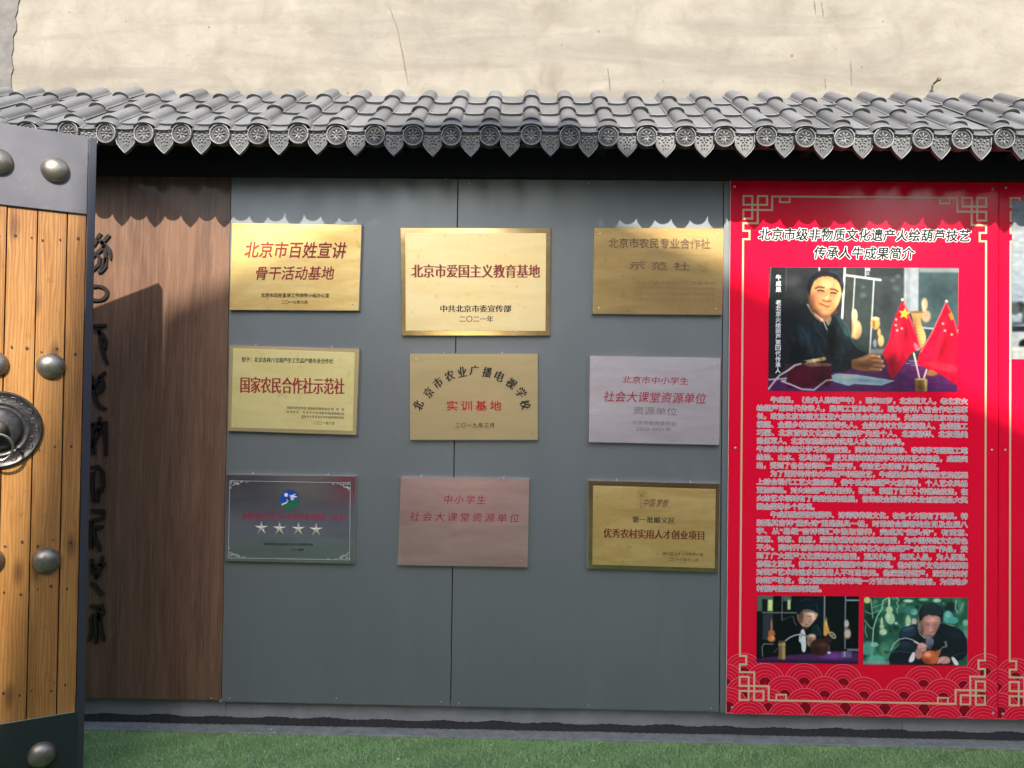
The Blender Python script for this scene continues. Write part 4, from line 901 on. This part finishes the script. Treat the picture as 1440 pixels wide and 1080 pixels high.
c.line([(376, 292), (402, 302), (430, 314), (448, 312)], 9, (112, 46, 38), 8, .9); c.line([(386, 308), (410, 320), (436, 323)], 8, (198, 112, 86), 10, .7); c.soft(412, 338, 30, 8, -.18); c.soft(404, 284, 30, 7, -.10); c.line([(366, 270), (362, 290), (372, 302)], 5, (170, 100, 64), 8, .6); c.line([(466, 284), (464, 310)], 5, (180, 108, 70), 8, .5); c.ell(420, 352, 32, 16, (232, 166, 112), 1.2, .6); c.line([(344, 344), (392, 376), (440, 378)], 10, (160, 98, 64), 14, .6)
# hands
c.poly([(600, 700), (660, 690), (730, 655), (780, 650), (828, 680), (850, 740), (820, 782), (760, 786), (610, 770)], (164, 104, 66), 6)
c.poly([(640, 700), (720, 670), (780, 660), (760, 690), (680, 710)], (206, 148, 104), 14, .8)
for q, w_ in ((800, 672), (822, 706), (832, 742), (812, 768)): c.line([(q-60, w_-4), (q-20, w_-2), (q+10, w_+2)], 17, (196, 136, 92), 7); c.line([(q-58, w_+10), (q-10, w_+12)], 5, (92, 50, 30), 6, .8); c.ell(q+12, w_+2, 9, 8, (226, 184, 150), .8)
c.poly([(596, 690), (612, 700), (606, 775), (590, 780)], (18, 24, 28), 5)
# box, pen, leads, paper
c.poly([(150, 740), (300, 725), (466, 735), (466, 850), (450, 890), (160, 905), (140, 860)], (92, 22, 40), 4, 1, False); c.poly([(260, 735), (300, 716), (466, 728), (462, 745), (300, 752)], (150, 108, 88), 5, .9, False); c.rect(150, 752, 300, 900, (76, 16, 34), 30, .7)
c.line([(275, 718), (405, 695)], 24, (222, 186, 120), 4); c.line([(275, 712), (400, 690)], 6, (246, 220, 170), 5, .8); c.line([(395, 697), (412, 694)], 26, (200, 150, 80), 3); c.line([(245, 724), (278, 718)], 14, (30, 26, 28), 4)
c.line([(10, 915), (60, 850), (90, 815), (150, 780), (200, 742), (245, 730)], 12, (238, 226, 226), 4); c.line([(0, 848), (140, 838)], 9, (222, 212, 216), 4)
c.line([(105, 858), (180, 885), (250, 915), (340, 920), (390, 880), (430, 850), (480, 845)], 11, (236, 224, 228), 4); c.poly([(100, 850), (140, 850), (130, 868)], (230, 220, 224), 4)
c.poly([(465, 815), (500, 800), (640, 806), (800, 830), (925, 850), (830, 885), (640, 876), (590, 890), (480, 860)], (178, 206, 210), 4, 1, False); c.poly([(520, 800), (650, 812), (600, 842), (500, 842)], (206, 216, 200), 6, .9, False); c.line([(480, 862), (590, 892), (640, 876)], 6, (60, 70, 110), 5, .8); c.poly([(660, 830), (800, 845), (880, 856), (820, 870), (650, 852)], (150, 196, 206), 10, .8, False)
# flags and holder
for q, w_ in ((1045, 695), (1020, 712), (1060, 725)): c.rect(q-30, w_, q+60, w_+9, (60, 56, 80), 4, .8); c.rect(q-20, w_+9, q+50, w_+14, (200, 200, 206), 4, .7)
c.ell(1190, 792, 42, 22, (176, 120, 66), .4)
RF = (214, 18, 50)
c.poly([(975, 262), (1010, 330), (1060, 450), (1110, 610), (1040, 650), (985, 735), (912, 836), (880, 800), (860, 710), (832, 650), (880, 560), (900, 450), (940, 340)], RF, 4, 1, False)
c.poly([(870, 700), (1000, 640), (985, 735), (912, 836), (885, 800)], (160, 14, 44), 40, .7); c.line([(985, 290), (1050, 450), (1108, 610)], 9, (240, 120, 120), 6, .8); c.poly([(1060, 560), (1108, 612), (1085, 640), (1060, 610)], (236, 150, 140), 8, .7); c.line([(950, 420), (940, 560), (960, 680)], 26, (228, 34, 60), 30, .6); c.line([(990, 420), (1010, 540), (1010, 640)], 20, (180, 12, 42), 30, .6)
c.poly([(1292, 275), (1330, 350), (1372, 470), (1385, 620), (1385, 890), (1300, 830), (1200, 775), (1085, 730), (1100, 650), (1130, 600), (1190, 490), (1250, 370)], RF, 4, 1, False)
c.line([(1285, 285), (1190, 500), (1110, 640)], 9, (244, 120, 120), 6, .8); c.line([(1290, 400), (1240, 600), (1200, 740)], 30, (232, 40, 62), 30, .6); c.line([(1340, 520), (1300, 700), (1330, 840)], 30, (184, 14, 44), 34, .5); c.poly([(1100, 710), (1250, 715), (1380, 740), (1385, 800), (1240, 770)], (232, 60, 74), 24, .5); c.line([(1300, 300), (1340, 380), (1372, 500)], 7, (226, 130, 110), 6, .7)
def star5(cx, cy_, r, col, ro=0):
    c.poly([(cx+(r if i % 2 == 0 else r*.42)*math.sin(R(36*i+ro)), cy_-(r if i % 2 == 0 else r*.42)*math.cos(R(36*i+ro))) for i in range(10)], col, 4, 1, False)
star5(990, 362, 46, (252, 200, 60), 8); c.poly([(1305, 365), (1330, 350), (1345, 400), (1328, 410)], (230, 150, 40), 5, .9, False)
for q, w_ in ((972, 470), (938, 484), (928, 446), (930, 405), (1268, 434), (1283, 484), (1332, 512)): star5(q, w_, 13, (250, 196, 150), 10)
c.line([(1060, 650), (1105, 842)], 12, (244, 206, 196), 4); c.line([(1152, 770), (1130, 845)], 12, (240, 206, 196), 4); c.ell(975, 260, 11, 10, (240, 226, 206), .4); c.ell(1292, 270, 11, 11, (230, 220, 206), .4)
c.rect(1072, 838, 1158, 926, (150, 112, 58), 4); c.rect(1095, 842, 1120, 926, (120, 84, 44), 20, .8); c.rect(1138, 842, 1158, 926, (220, 186, 120), 8, .9); c.ell(1112, 838, 44, 7, (210, 180, 120), .4)
for q, w_, rx_, ry_, k_, ro_ in ((300, 260, 34, 120, -.30, -12), (330, 350, 60, 40, -.30, 30), (520, 200, 22, 90, .16, 8), (430, 240, 14, 40, .14, 12), (500, 285, 26, 34, .10, 0), (440, 140, 70, 24, .10, 0), (345, 225, 26, 34, -.10, 0),
    (470, 520, 26, 120, -.5, 4), (560, 520, 40, 90, .55, -24), (300, 520, 50, 120, .35, -20), (230, 640, 70, 60, -.4, 0), (380, 600, 30, 90, .22, -14), (520, 640, 60, 26, .4, -10), (640, 690, 40, 14, .35, 0), (700, 740, 70, 20, -.35, 0), (760, 672, 60, 12, .18, 0),
    (930, 520, 26, 110, .16, 14), (1000, 520, 22, 120, -.26, 14), (900, 700, 40, 60, -.26, 20), (960, 640, 16, 90, .20, 20), (1180, 640, 30, 120, .18, 30), (1260, 640, 30, 130, -.20, 20), (1330, 700, 26, 110, .18, 10), (1220, 760, 90, 16, .15, 4),
    (1120, 520, 20, 70, .22, -10), (1070, 480, 14, 90, -.3, -6), (640, 490, 22, 40, .2, 0), (610, 470, 12, 70, -.3, 0), (400, 820, 60, 60, -.3, 0), (230, 820, 60, 50, .25, 0), (700, 850, 120, 14, -.15, 4), (200, 300, 90, 120, -.35, 0), (860, 300, 60, 160, -.25, 0), (1240, 200, 90, 110, -.2, 0)):
    c.soft(q, w_, rx_, ry_, k_, ro_)
for _ in range(60):
    q, w_ = random.uniform(140, 560), random.uniform(420, 720)
    if 8 < c.A[int((w_-28)/900*275), int((q-8)/1370*419)].sum()*255 < 160: c.soft(q, w_, random.uniform(5, 12), random.uniform(24, 70), random.uniform(-.3, .5), random.uniform(-40, 20))
c.blur(1); c.grain(.03, 1); c.grain(.05, 9)
c.place('portrait_print', post, (1081.5, 375.5), (1348.3, 377), (1346.6, 551), (1080.3, 549.5), YT-.0002, .70)
vt = [(ch, 390+q*8.6) for q, ch in enumerate('牛成果')]+[(ch, v_) for ch, v_ in zip('老北京火绘葫芦第四代传承人', np.linspace(425.5, 521, 13))]
for q, (ch, v_) in enumerate(vt):
    a = MB(); text_to(a, ch, (1091.2-q*.06, v_), (1098.4-q*.06, v_), 7.3, yL-.0006, 0, bold=.025)
    a.build('caption_character', P_purewhite, post, fix=False)

# left small print: man bent over a dark gourd
c = Canvas(230, 153, 85, 70, 1375, 930, (10, 16, 20))
c.rect(85, 60, 290, 270, (110, 140, 120), 16, .7); c.rect(150, 110, 300, 270, (14, 26, 22), 12); c.rect(300, 60, 400, 270, (8, 14, 14), 10); c.rect(415, 60, 520, 140, (96, 116, 104), 20, .8); c.rect(160, 300, 290, 640, (52, 58, 66), 24, .9)
c.rect(220, 115, 285, 265, (186, 206, 120), 10); c.rect(235, 130, 270, 260, (226, 236, 170), 18, .8); c.rect(470, 115, 512, 245, (150, 180, 110), 14); c.rect(480, 130, 500, 235, (230, 240, 210), 12, .8)
c.rect(150, 278, 600, 292, (120, 124, 120), 5); c.rect(398, 60, 410, 390, (110, 116, 114), 5); c.rect(930, 60, 950, 560, (130, 138, 142), 6); c.rect(1196, 60, 1214, 740, (120, 128, 134), 6); c.rect(1214, 112, 1380, 130, (150, 160, 164), 6); c.rect(1214, 140, 1380, 720, (6, 10, 14), 8)
c.rect(800, 60, 925, 560, (12, 26, 34), 20, .8); c.line([(410, 380), (520, 340)], 30, (70, 72, 72), 20, .6)
c.poly([(85, 880), (500, 830), (800, 800), (1100, 770), (1390, 790), (1390, 940), (85, 940)], (74, 38, 84), 16, 1, False); c.ell(1060, 830, 150, 40, (130, 74, 160), 1.2, .7); c.rect(85, 890, 1380, 940, (40, 20, 46), 40, .7)
c.ell(272, 460, 10, 90, (190, 130, 90), .5); c.ell(275, 555, 42, 50, (196, 110, 56), .4); c.ell(272, 620, 48, 42, (216, 130, 70), .4); c.ell(290, 610, 16, 20, (240, 180, 120), .9, .7)
c.poly([(945, 340), (1000, 470), (1010, 530), (950, 590), (930, 560)], (226, 160, 70), 12); c.ell(965, 400, 12, 60, (250, 210, 130), .9, .7); c.ell(1222, 420, 30, 50, (196, 190, 176), .6); c.ell(1236, 545, 42, 62, (206, 190, 160), .6)
c.poly([(400, 400), (540, 320), (600, 440), (700, 480), (820, 420), (880, 480), (930, 590), (860, 660), (700, 810), (470, 810), (440, 860), (330, 820), (340, 560)], (8, 14, 18), 8)
c.poly([(800, 420), (860, 440), (920, 580), (850, 600), (760, 540)], (18, 40, 46), 16, .9); c.line([(545, 330), (560, 400), (590, 450)], 8, (150, 160, 150), 6, .8); c.line([(850, 440), (900, 560)], 7, (90, 120, 124), 8, .7)
c.poly([(600, 240), (760, 230), (870, 280), (840, 350), (800, 410), (740, 470), (700, 490), (640, 440), (590, 350)], (196, 154, 124), 8); c.poly([(600, 260), (660, 240), (680, 330), (660, 440), (600, 400)], (130, 90, 76), 24, .8); c.ell(780, 290, 60, 26, (232, 206, 180), .9, .8); c.ell(800, 350, 30, 26, (226, 190, 160), .9, .7)
c.poly([(590, 300), (570, 200), (600, 120), (680, 85), (800, 90), (860, 160), (876, 260), (850, 290), (790, 250), (700, 236), (650, 250), (620, 310)], (10, 26, 34), 8); c.line([(640, 130), (700, 110), (760, 118)], 8, (60, 84, 94), 12, .6); c.line([(830, 170), (862, 250)], 7, (90, 110, 118), 8, .6)
for q in np.linspace(0, 1, 16): c.line([(640+q*220, 232+q*22), (650+q*210, 262+q*30+random.uniform(-8, 8))], 8, (12, 22, 28), 9, .7)
c.line([(720, 330), (750, 325), (780, 345)], 7, (60, 40, 36), 6, .8); c.line([(770, 360), (745, 405), (760, 410)], 8, (120, 76, 60), 8, .8); c.line([(700, 430), (735, 440)], 9, (90, 40, 40), 6, .8); c.line([(820, 300), (845, 310)], 6, (60, 40, 36), 6, .7); c.ell(690, 480, 50, 20, (60, 44, 38), .9, .8)
c.poly([(640, 500), (700, 490), (720, 780), (660, 795), (650, 660), (610, 660)], (212, 220, 216), 6); c.line([(640, 530), (650, 600)], 8, (60, 60, 56), 6, .7); c.ell(780, 600, 56, 48, (196, 166, 130), .3); c.ell(770, 660, 50, 60, (168, 130, 100), .5); c.ell(800, 580, 26, 20, (226, 200, 166), .9, .8); c.line([(740, 610), (830, 600)], 6, (110, 76, 56), 7, .6)
c.ell(890, 720, 130, 110, (58, 34, 30), .2); c.poly([(930, 620), (1000, 540), (1080, 610), (1000, 700)], (50, 30, 26), 8); c.ell(1046, 566, 56, 30, (206, 200, 160), .2, 1, 45); c.ell(1046, 566, 40, 19, (60, 56, 46), .3, 1, 45); c.ell(1046, 566, 26, 10, (150, 150, 120), .5, 1, 45)
for q in range(9): c.line([(800+q*22, 680), (790+q*24, 790)], 5, (96, 56, 46), 7, .6)
c.soft(640, 300, 40, 120, -.35); c.soft(800, 320, 40, 70, .2); c.soft(830, 760, 60, 40, -.4); c.soft(930, 690, 50, 30, .5); c.soft(560, 640, 60, 120, -.4); c.soft(760, 640, 24, 30, -.3)
c.ell(1005, 790, 22, 14, (236, 230, 226), .4); c.line([(1000, 700), (1010, 790)], 10, (120, 130, 150), 8, .7)
c.line([(440, 655), (500, 605), (570, 572), (650, 560), (730, 582)], 12, (226, 220, 214), 5); c.line([(650, 562), (740, 590)], 16, (150, 124, 90), 6); c.line([(300, 690), (180, 690), (155, 730), (165, 850)], 10, (150, 160, 162), 6, .9); c.line([(300, 800), (360, 740)], 8, (130, 136, 136), 6, .7)
c.rect(365, 650, 450, 885, (120, 96, 58), 5); c.rect(410, 655, 450, 885, (190, 160, 104), 14, .8); c.ell(408, 652, 44, 14, (60, 50, 40), .3); c.rect(360, 690, 455, 704, (176, 160, 120), 4)
c.rect(1160, 770, 1290, 850, (110, 100, 130), 14, .8); c.rect(1190, 770, 1210, 840, (200, 190, 210), 8, .7); c.rect(1230, 735, 1380, 765, (130, 140, 154), 8, .8); c.blur(1); c.grain(.06, 1)
c.place('workshop_print', post, (1064.7, 838), (1208, 838.5), (1207, 934), (1063.6, 931.5), YT-.0003, 1.15)
# right small print: man among hanging gourds
c = Canvas(230, 150, 90, 85, 1400, 945, (40, 92, 70))
for _ in range(130):
    q, w_ = random.uniform(90, 1400), random.uniform(85, 900); s_ = random.uniform(25, 80)
    c.ell(q, w_, s_, s_*random.uniform(.4, 1), random.choice([(22, 60, 44), (60, 128, 92), (30, 76, 60), (100, 160, 120), (16, 40, 32), (74, 140, 110)]), .7, .6, random.uniform(0, 90))
c.ell(150, 420, 60, 300, (14, 26, 22), 1, .6); c.ell(1180, 210, 90, 60, (18, 34, 34), .8, .8); c.ell(250, 560, 50, 120, (20, 40, 34), 1.2, .6)
c.ell(130, 125, 42, 40, (206, 214, 120), .3); c.ell(650, 130, 60, 20, (196, 226, 180), .6); c.ell(1010, 120, 50, 26, (170, 210, 170), .6); c.ell(840, 110, 60, 20, (120, 180, 140), .7)
c.line([(205, 660), (215, 480), (260, 330), (320, 230), (330, 130), (400, 90)], 15, (150, 206, 170), 5); c.line([(200, 660), (200, 840), (170, 910)], 18, (140, 196, 166), 5); c.line([(100, 380), (170, 470), (210, 490)], 8, (190, 220, 190), 5); c.line([(110, 270), (180, 300), (300, 250)], 7, (170, 206, 170), 5); c.line([(180, 110), (190, 220), (205, 350)], 7, (206, 226, 206), 5); c.line([(120, 440), (110, 520), (140, 600)], 6, (206, 226, 206), 5)
c.line([(500, 90), (530, 120), (500, 160), (530, 200), (505, 240), (515, 290)], 7, (206, 230, 206), 5); c.line([(200, 220), (330, 170), (380, 130)], 6, (160, 200, 160), 5)
c.ell(408, 150, 14, 60, (200, 226, 180), .4); c.ell(412, 245, 44, 48, (180, 212, 160), .3); c.ell(420, 350, 60, 82, (168, 204, 160), .25, 1, -20); c.ell(400, 330, 26, 40, (210, 232, 196), 1, .7); c.ell(500, 415, 20, 16, (190, 220, 180), .5)
c.ell(318, 400, 16, 60, (180, 210, 160), .4); c.ell(320, 460, 30, 30, (170, 204, 156), .4); c.ell(338, 528, 48, 42, (180, 210, 166), .3); c.ell(350, 540, 12, 10, (226, 240, 220), .6)
c.ell(650, 390, 32, 80, (180, 210, 160), .5); c.ell(725, 390, 34, 40, (196, 190, 170), .5); c.ell(720, 270, 45, 40, (120, 190, 170), .5); c.ell(660, 250, 70, 50, (70, 140, 120), .8, .7)
c.ell(1150, 330, 64, 80, (90, 176, 160), .3); c.ell(1210, 370, 70, 44, (80, 166, 150), .4); c.ell(1150, 300, 26, 40, (150, 210, 190), .9, .7); c.line([(1060, 415), (1230, 440)], 9, (180, 200, 160), 5); c.line([(1250, 120), (1240, 220), (1270, 270)], 12, (160, 190, 160), 6); c.line([(1340, 150), (1310, 240)], 14, (120, 180, 140), 6); c.ell(1375, 400, 40, 40, (130, 180, 150), .4); c.ell(1370, 550, 36, 60, (100, 140, 120), .3)
c.ell(150, 740, 90, 90, (90, 160, 140), .4, .9); c.ell(230, 690, 50, 30, (150, 200, 170), .5, .9); c.ell(250, 880, 120, 60, (90, 180, 150), .5, .9); c.rect(90, 900, 420, 945, (150, 160, 150), 14, .7)
c.poly([(545, 490), (640, 450), (770, 410), (800, 560), (900, 640), (1040, 400), (1130, 420), (1400, 520), (1400, 945), (480, 945), (400, 900), (440, 780), (560, 700), (540, 600)], (22, 30, 38), 8)
c.poly([(550, 500), (640, 460), (740, 440), (760, 560), (640, 600), (560, 620)], (40, 56, 70), 30, .9); c.line([(460, 780), (560, 770), (700, 790)], 9, (96, 112, 122), 10, .6); c.line([(1230, 820), (1330, 790), (1400, 780)], 8, (70, 84, 92), 10, .6); c.poly([(560, 640), (740, 660), (760, 760), (520, 770)], (30, 44, 56), 30, .7)
c.poly([(780, 380), (800, 320), (900, 290), (1060, 320), (1050, 420), (1010, 520), (960, 590), (880, 600), (820, 560), (780, 450)], (186, 132, 118), 8); c.poly([(770, 320), (792, 310), (805, 400), (790, 420), (770, 380)], (170, 116, 104), 7)
c.poly([(800, 390), (778, 300), (806, 205), (876, 158), (985, 150), (1068, 195), (1098, 290), (1084, 390), (1062, 400), (1058, 330), (1010, 306), (960, 312), (900, 298), (846, 330), (822, 372)], (26, 34, 38), 12)
for q in np.linspace(0, 1, 22): c.line([(805+q*262+random.uniform(-5, 5), 300), (812+q*250+random.uniform(-8, 8), 322+random.uniform(-10, 8)-12*math.sin(PI*q))], 6, (26, 36, 40), 9, .75)
for q in range(11): c.line([(815+q*24, 300), (840+q*22, 215), (885+q*15, 168)], 6, (84, 108, 114), 12, .55)
c.line([(786, 330), (796, 385)], 16, (34, 42, 44), 12, .8); c.line([(1072, 330), (1066, 392)], 14, (34, 42, 44), 12, .7)
c.ell(930, 380, 70, 30, (206, 152, 136), 1, .7); c.line([(870, 430), (905, 438), (925, 432)], 7, (90, 56, 50), 6, .8); c.line([(980, 428), (1010, 436), (1035, 426)], 7, (90, 56, 50), 6, .8); c.line([(860, 405), (920, 412)], 7, (90, 60, 54), 8, .7); c.line([(975, 408), (1040, 402)], 7, (90, 60, 54), 8, .7); c.ell(945, 500, 26, 30, (206, 144, 126), .8, .9); c.line([(915, 520), (945, 530), (970, 520)], 6, (116, 66, 58), 6, .7); c.ell(910, 572, 60, 16, (130, 100, 84), 1, .8); c.line([(880, 568), (950, 566)], 7, (130, 60, 60), 6, .6); c.ell(830, 520, 20, 50, (136, 90, 78), 1, .7)
c.poly([(860, 600), (960, 590), (980, 640), (950, 740), (900, 740)], (130, 130, 150), 6)
for q in range(6): c.line([(870+q*18, 605), (900+q*10, 730)], 5, (40, 44, 60), 5, .7)
c.line([(775, 460), (800, 550), (860, 600)], 8, (210, 206, 200), 5, .9)
c.line([(440, 760), (470, 680), (540, 620), (620, 602), (700, 620), (745, 645)], 10, (196, 206, 200), 5); c.line([(735, 645), (800, 680), (830, 690)], 22, (226, 200, 176), 5)
c.ell(830, 720, 62, 60, (214, 160, 146), .3); c.ell(790, 800, 50, 70, (186, 126, 112), .4); c.line([(820, 680), (880, 700)], 20, (230, 184, 166), 6); c.line([(800, 730), (870, 740)], 6, (140, 84, 76), 7, .6); c.poly([(700, 790), (745, 770), (740, 900), (650, 920)], (226, 226, 222), 6)
c.ell(935, 850, 105, 96, (206, 104, 62), .12); c.poly([(980, 770), (1060, 740), (1070, 770), (1030, 850)], (190, 96, 58), 12); c.ell(905, 810, 40, 34, (232, 150, 108), 1.1, .8); c.line([(1050, 760), (1090, 715), (1140, 705), (1130, 640)], 10, (170, 160, 140), 5); c.line([(1130, 700), (1110, 640)], 6, (190, 190, 180), 4)
c.ell(1110, 880, 80, 50, (206, 150, 134), .3); c.line([(1030, 920), (1080, 860)], 22, (222, 170, 150), 6); c.line([(1045, 935), (1110, 890)], 6, (140, 84, 76), 6, .7); c.poly([(1190, 830), (1240, 840), (1310, 940), (1240, 945)], (230, 230, 226), 6); c.soft(820, 460, 34, 120, -.3); c.soft(960, 360, 60, 40, .18); c.soft(930, 470, 14, 50, .14); c.soft(1010, 500, 40, 60, -.22); c.soft(880, 900, 60, 50, -.35); c.soft(900, 810, 40, 30, .25); c.soft(650, 480, 90, 30, .6, -15); c.soft(600, 680, 90, 40, .4); c.soft(1250, 560, 100, 50, .35); c.soft(980, 720, 80, 40, -.4)
c.rect(420, 925, 1230, 950, (80, 16, 26), 10, .8); c.blur(1); c.grain(.06, 1)
c.place('garden_print', post, (1215, 839.5), (1361.5, 841), (1360, 936), (1213.8, 934.5), YT-.0003, 1.2)
# second poster: street picture
c = Canvas(140, 190, 0, 0, 300, 225, (170, 186, 198))
c.rect(0, 0, 300, 90, (150, 172, 190), 60, .8); c.ell(60, 90, 120, 30, (214, 222, 226), 1.2, .8); c.ell(20, 50, 60, 20, (226, 230, 230), 1.2, .7); c.ell(200, 60, 120, 30, (226, 232, 236), 1.2, .8)
for q in range(60): c.ell(random.uniform(0, 300), random.uniform(150, 176), random.uniform(4, 12), random.uniform(4, 9), random.choice([(36, 44, 40), (60, 66, 60), (90, 96, 92)]), .6, .9)
c.rect(0, 172, 300, 204, (84, 92, 98), 4); c.poly([(-20, 196), (-10, 180), (30, 174), (70, 180), (84, 200), (80, 208), (-20, 208)], (190, 196, 198), 3); c.rect(0, 178, 60, 186, (40, 48, 54), 3); c.ell(20, 205, 10, 9, (24, 26, 28), .3); c.ell(66, 204, 9, 8, (24, 26, 28), .3); c.rect(0, 207, 300, 225, (214, 216, 210), 3)
c.grain(.06, 3)
c.place('street_print', post2, (1423.5, 282), (1723, 285), (1721, 508), (1422.5, 505), YT-.0003, .45)

# ------------------------------------------------------------------ turf
def turf():
    n = 420000; x = rng.uniform(-3.3, 4.2, n); yy = .022-rng.uniform(0, 1, n)**1.5*1.35; edge_y = .020+.007*np.sin(x*7)+.008*np.sin(x*23+1)
    yy = np.minimum(yy, edge_y-rng.uniform(0, .004, n)); z0 = np.full(n, -.012)
    h = rng.uniform(.007, .017, n); w = rng.uniform(.0007, .0013, n); a = rng.uniform(0, 2*PI, n); lean = rng.normal(0, .009, (n, 2))
    lean += .003*np.stack([np.sin(x*31+yy*13), np.cos(x*17-yy*29)], 1)
    V = np.zeros((n, 3, 3)); V[:, 0] = np.stack([x-np.cos(a)*w, yy-np.sin(a)*w, z0], 1); V[:, 1] = np.stack([x+np.cos(a)*w, yy+np.sin(a)*w, z0], 1)
    V[:, 2] = np.stack([x+lean[:, 0], yy+lean[:, 1], z0+h], 1)
    me = bpy.data.meshes.new('artificial_turf'); me.vertices.add(n*3); me.vertices.foreach_set('co', V.astype(np.float32).ravel())
    me.loops.add(n*3); me.loops.foreach_set('vertex_index', np.arange(n*3, dtype=np.int32)); me.polygons.add(n); me.polygons.foreach_set('loop_start', np.arange(0, n*3, 3, dtype=np.int32)); me.update(calc_edges=True)
    patch = .5+.5*np.sin(x*5.3+2*np.sin(yy*9))*np.sin(yy*11+x*3); k_ = np.clip(rng.normal(.5, .22, n)+.2*(patch-.5), 0, 1)[:, None]
    cA, cB, cC = np.array([.18, .32, .10]), np.array([.46, .70, .27]), np.array([.62, .62, .36])
    col = cA*(1-k_)+cB*k_; dry = rng.random(n) < .07; col[dry] = cC; pale = rng.random(n) < .03; col[pale] = (.5, .62, .45)
    at = me.color_attributes.new('tint', 'FLOAT_COLOR', 'POINT'); cc = np.ones((n, 3, 4)); cc[:, :, :3] = col[:, None]; cc[:, :2, :3] *= 1; at.data.foreach_set('color', cc.astype(np.float32).ravel())
    me.materials.append(M_blade); o = link('artificial_turf', me); tag(o, 'short green artificial turf in front of the display wall', 'grass', kind='stuff')
turf()
a = MB()
for u, v in ((158, 1025), (200, 1024.5), (210, 1023), (381, 1026.5), (386, 1031), (407, 1029), (476, 1029.5), (309, 1058), (220, 1066), (182, 1071), (157, 1079), (417, 1047), (480, 1045), (1335, 1056), (1160, 1054), (690, 1048), (245, 1027), (930, 1040), (1020, 1062), (835, 1070), (560, 1068)):
    r = cr_*((u-720)/FPX)+cd_*((v-540)/FPX)+fwd; t_ = -(CAM_H-.008)/r.z; p = cam_pos+r*t_; s_ = random.uniform(.002, .0055); ph = random.uniform(0, 3)
    q = [(p.x+s_*math.cos(ph+i*PI/2)*(1 if i % 2 else .5), p.y+s_*math.sin(ph+i*PI/2)*.7, p.z+random.uniform(-.001, .002)) for i in range(4)]
    a.add(q+[(x_, y_, z_+.003) for x_, y_, z_ in q], [(0, 1, 2, 3), (4, 5, 6, 7), (0, 1, 5, 4), (1, 2, 6, 5), (2, 3, 7, 6), (3, 0, 4, 7)])
tag(a.build('petal_litter', M_crumb), 'pale petals and crumbs scattered along the turf edge', 'litter', kind='stuff')

# ------------------------------------------------------------------ hall across the yard (behind the photographer): it shades the lower wall and shows in the metal
hall = thing('gabled_hall', 'gabled hall across the yard with red posters beside its door', 'building', (1.5, -11, 0))
D = 11.0; k_ = .705*D; sx_ = .09*D
ax, az = -.166+sx_, 2.60+k_; lx = -1.677+sx_; lz = az-.486*(ax-lx); rx = 5.2+sx_; rz = az-.5*(rx-ax)
M_hall = mat('pale_grey_wall_paint', rough=.85); t = NT(M_hall); t.col(t.ramp(t.noise(t.coord(), 2, 5, .6), [(.3, (.42, .39, .37)), (.7, (.52, .49, .47))]))
M_hall_tile = mat('dark_roof_tiles', (.10, .10, .105), .7)
MB().prism([(lx, 0), (rx, 0), (rx, rz-.12), (ax, az-.12), (lx, lz-.12)], -11.0, -17.0).build('wall', M_hall, hall)
rf = MB(); rf.prism([(lx, lz-.115), (ax, az-.115), (rx, rz-.115), (rx, rz), (ax, az), (lx, lz)], -10.98, -17.2); rf.build('roof', M_hall_tile, hall)
MB().box((-1.0, -10.99, .05), (.0, -10.94, 2.3)).build('door', mat('cream_door', (.62, .58, .48), .4), hall)
for x_ in (.25, 3.0, 4.2): MB().box((x_, -10.99, .15), (x_+.8, -10.95, 2.0)).build('red_poster', M_red, hall)
for x_ in (1.0, 3.2): MB().box((x_, -10.99, 3.2), (x_+1.1, -10.93, 4.4)).build('window', mat('window_glass', (.03, .04, .05), .06), hall)
low = thing('yard_wall', 'unseen grey yard wall raised to block sky, boards added for plaque reflections, left of the gabled hall', 'wall', (-4.5, -7.6, 0))
MB().box((-9, -7.75, 0), (-1.2, -7.5, 4.0)).build('sky_block_masonry', mat('grey_yard_wall', (.24, .24, .245), .8), low)  # unseen wall, made taller to block low sky light
for x_, m_ in ((-4.6, mat('dark_reflection_board', (.08, .08, .085), .4)), (-3.45, mat('cream_reflection_board', (.6, .52, .38), .5)), (-2.65, M_red)): MB().box((x_, -7.499, .10), (x_+(.9 if x_ < -4 else .6), -7.46, 2.1)).build('reflection_board', m_, low)  # unseen boards, placed only to show in the bottom left plaque

MB().box((-9, -17, -.1), (9, -4.3, .004)).build('reflection_paving', M_conc)['kind'] = 'structure'  # unseen grey sheet added to cut the green reflected in a plaque
M_side = mat('sky_block_grey', rough=.85); t = NT(M_side); t.col(t.ramp(t.noise(t.coord(), 2, 5, .6), [(.3, (.14, .135, .13)), (.7, (.20, .195, .185))]))  # unseen side walls added to block horizon light and darken under the eave
for x_, lb, nm in ((-5.6, 'unseen wall added on the gate side to block low sky light', 'sky_block_wall'), (6.6, 'unseen wall added beyond the red posters to block low sky light', 'sky_block_wall')):
    w = thing(nm, lb, 'wall', (x_, -3.6, 0)); MB().box((x_-.12, -11.3, 0), (x_+.12, .55, 4.4)).build('sky_block_masonry', M_side, w)
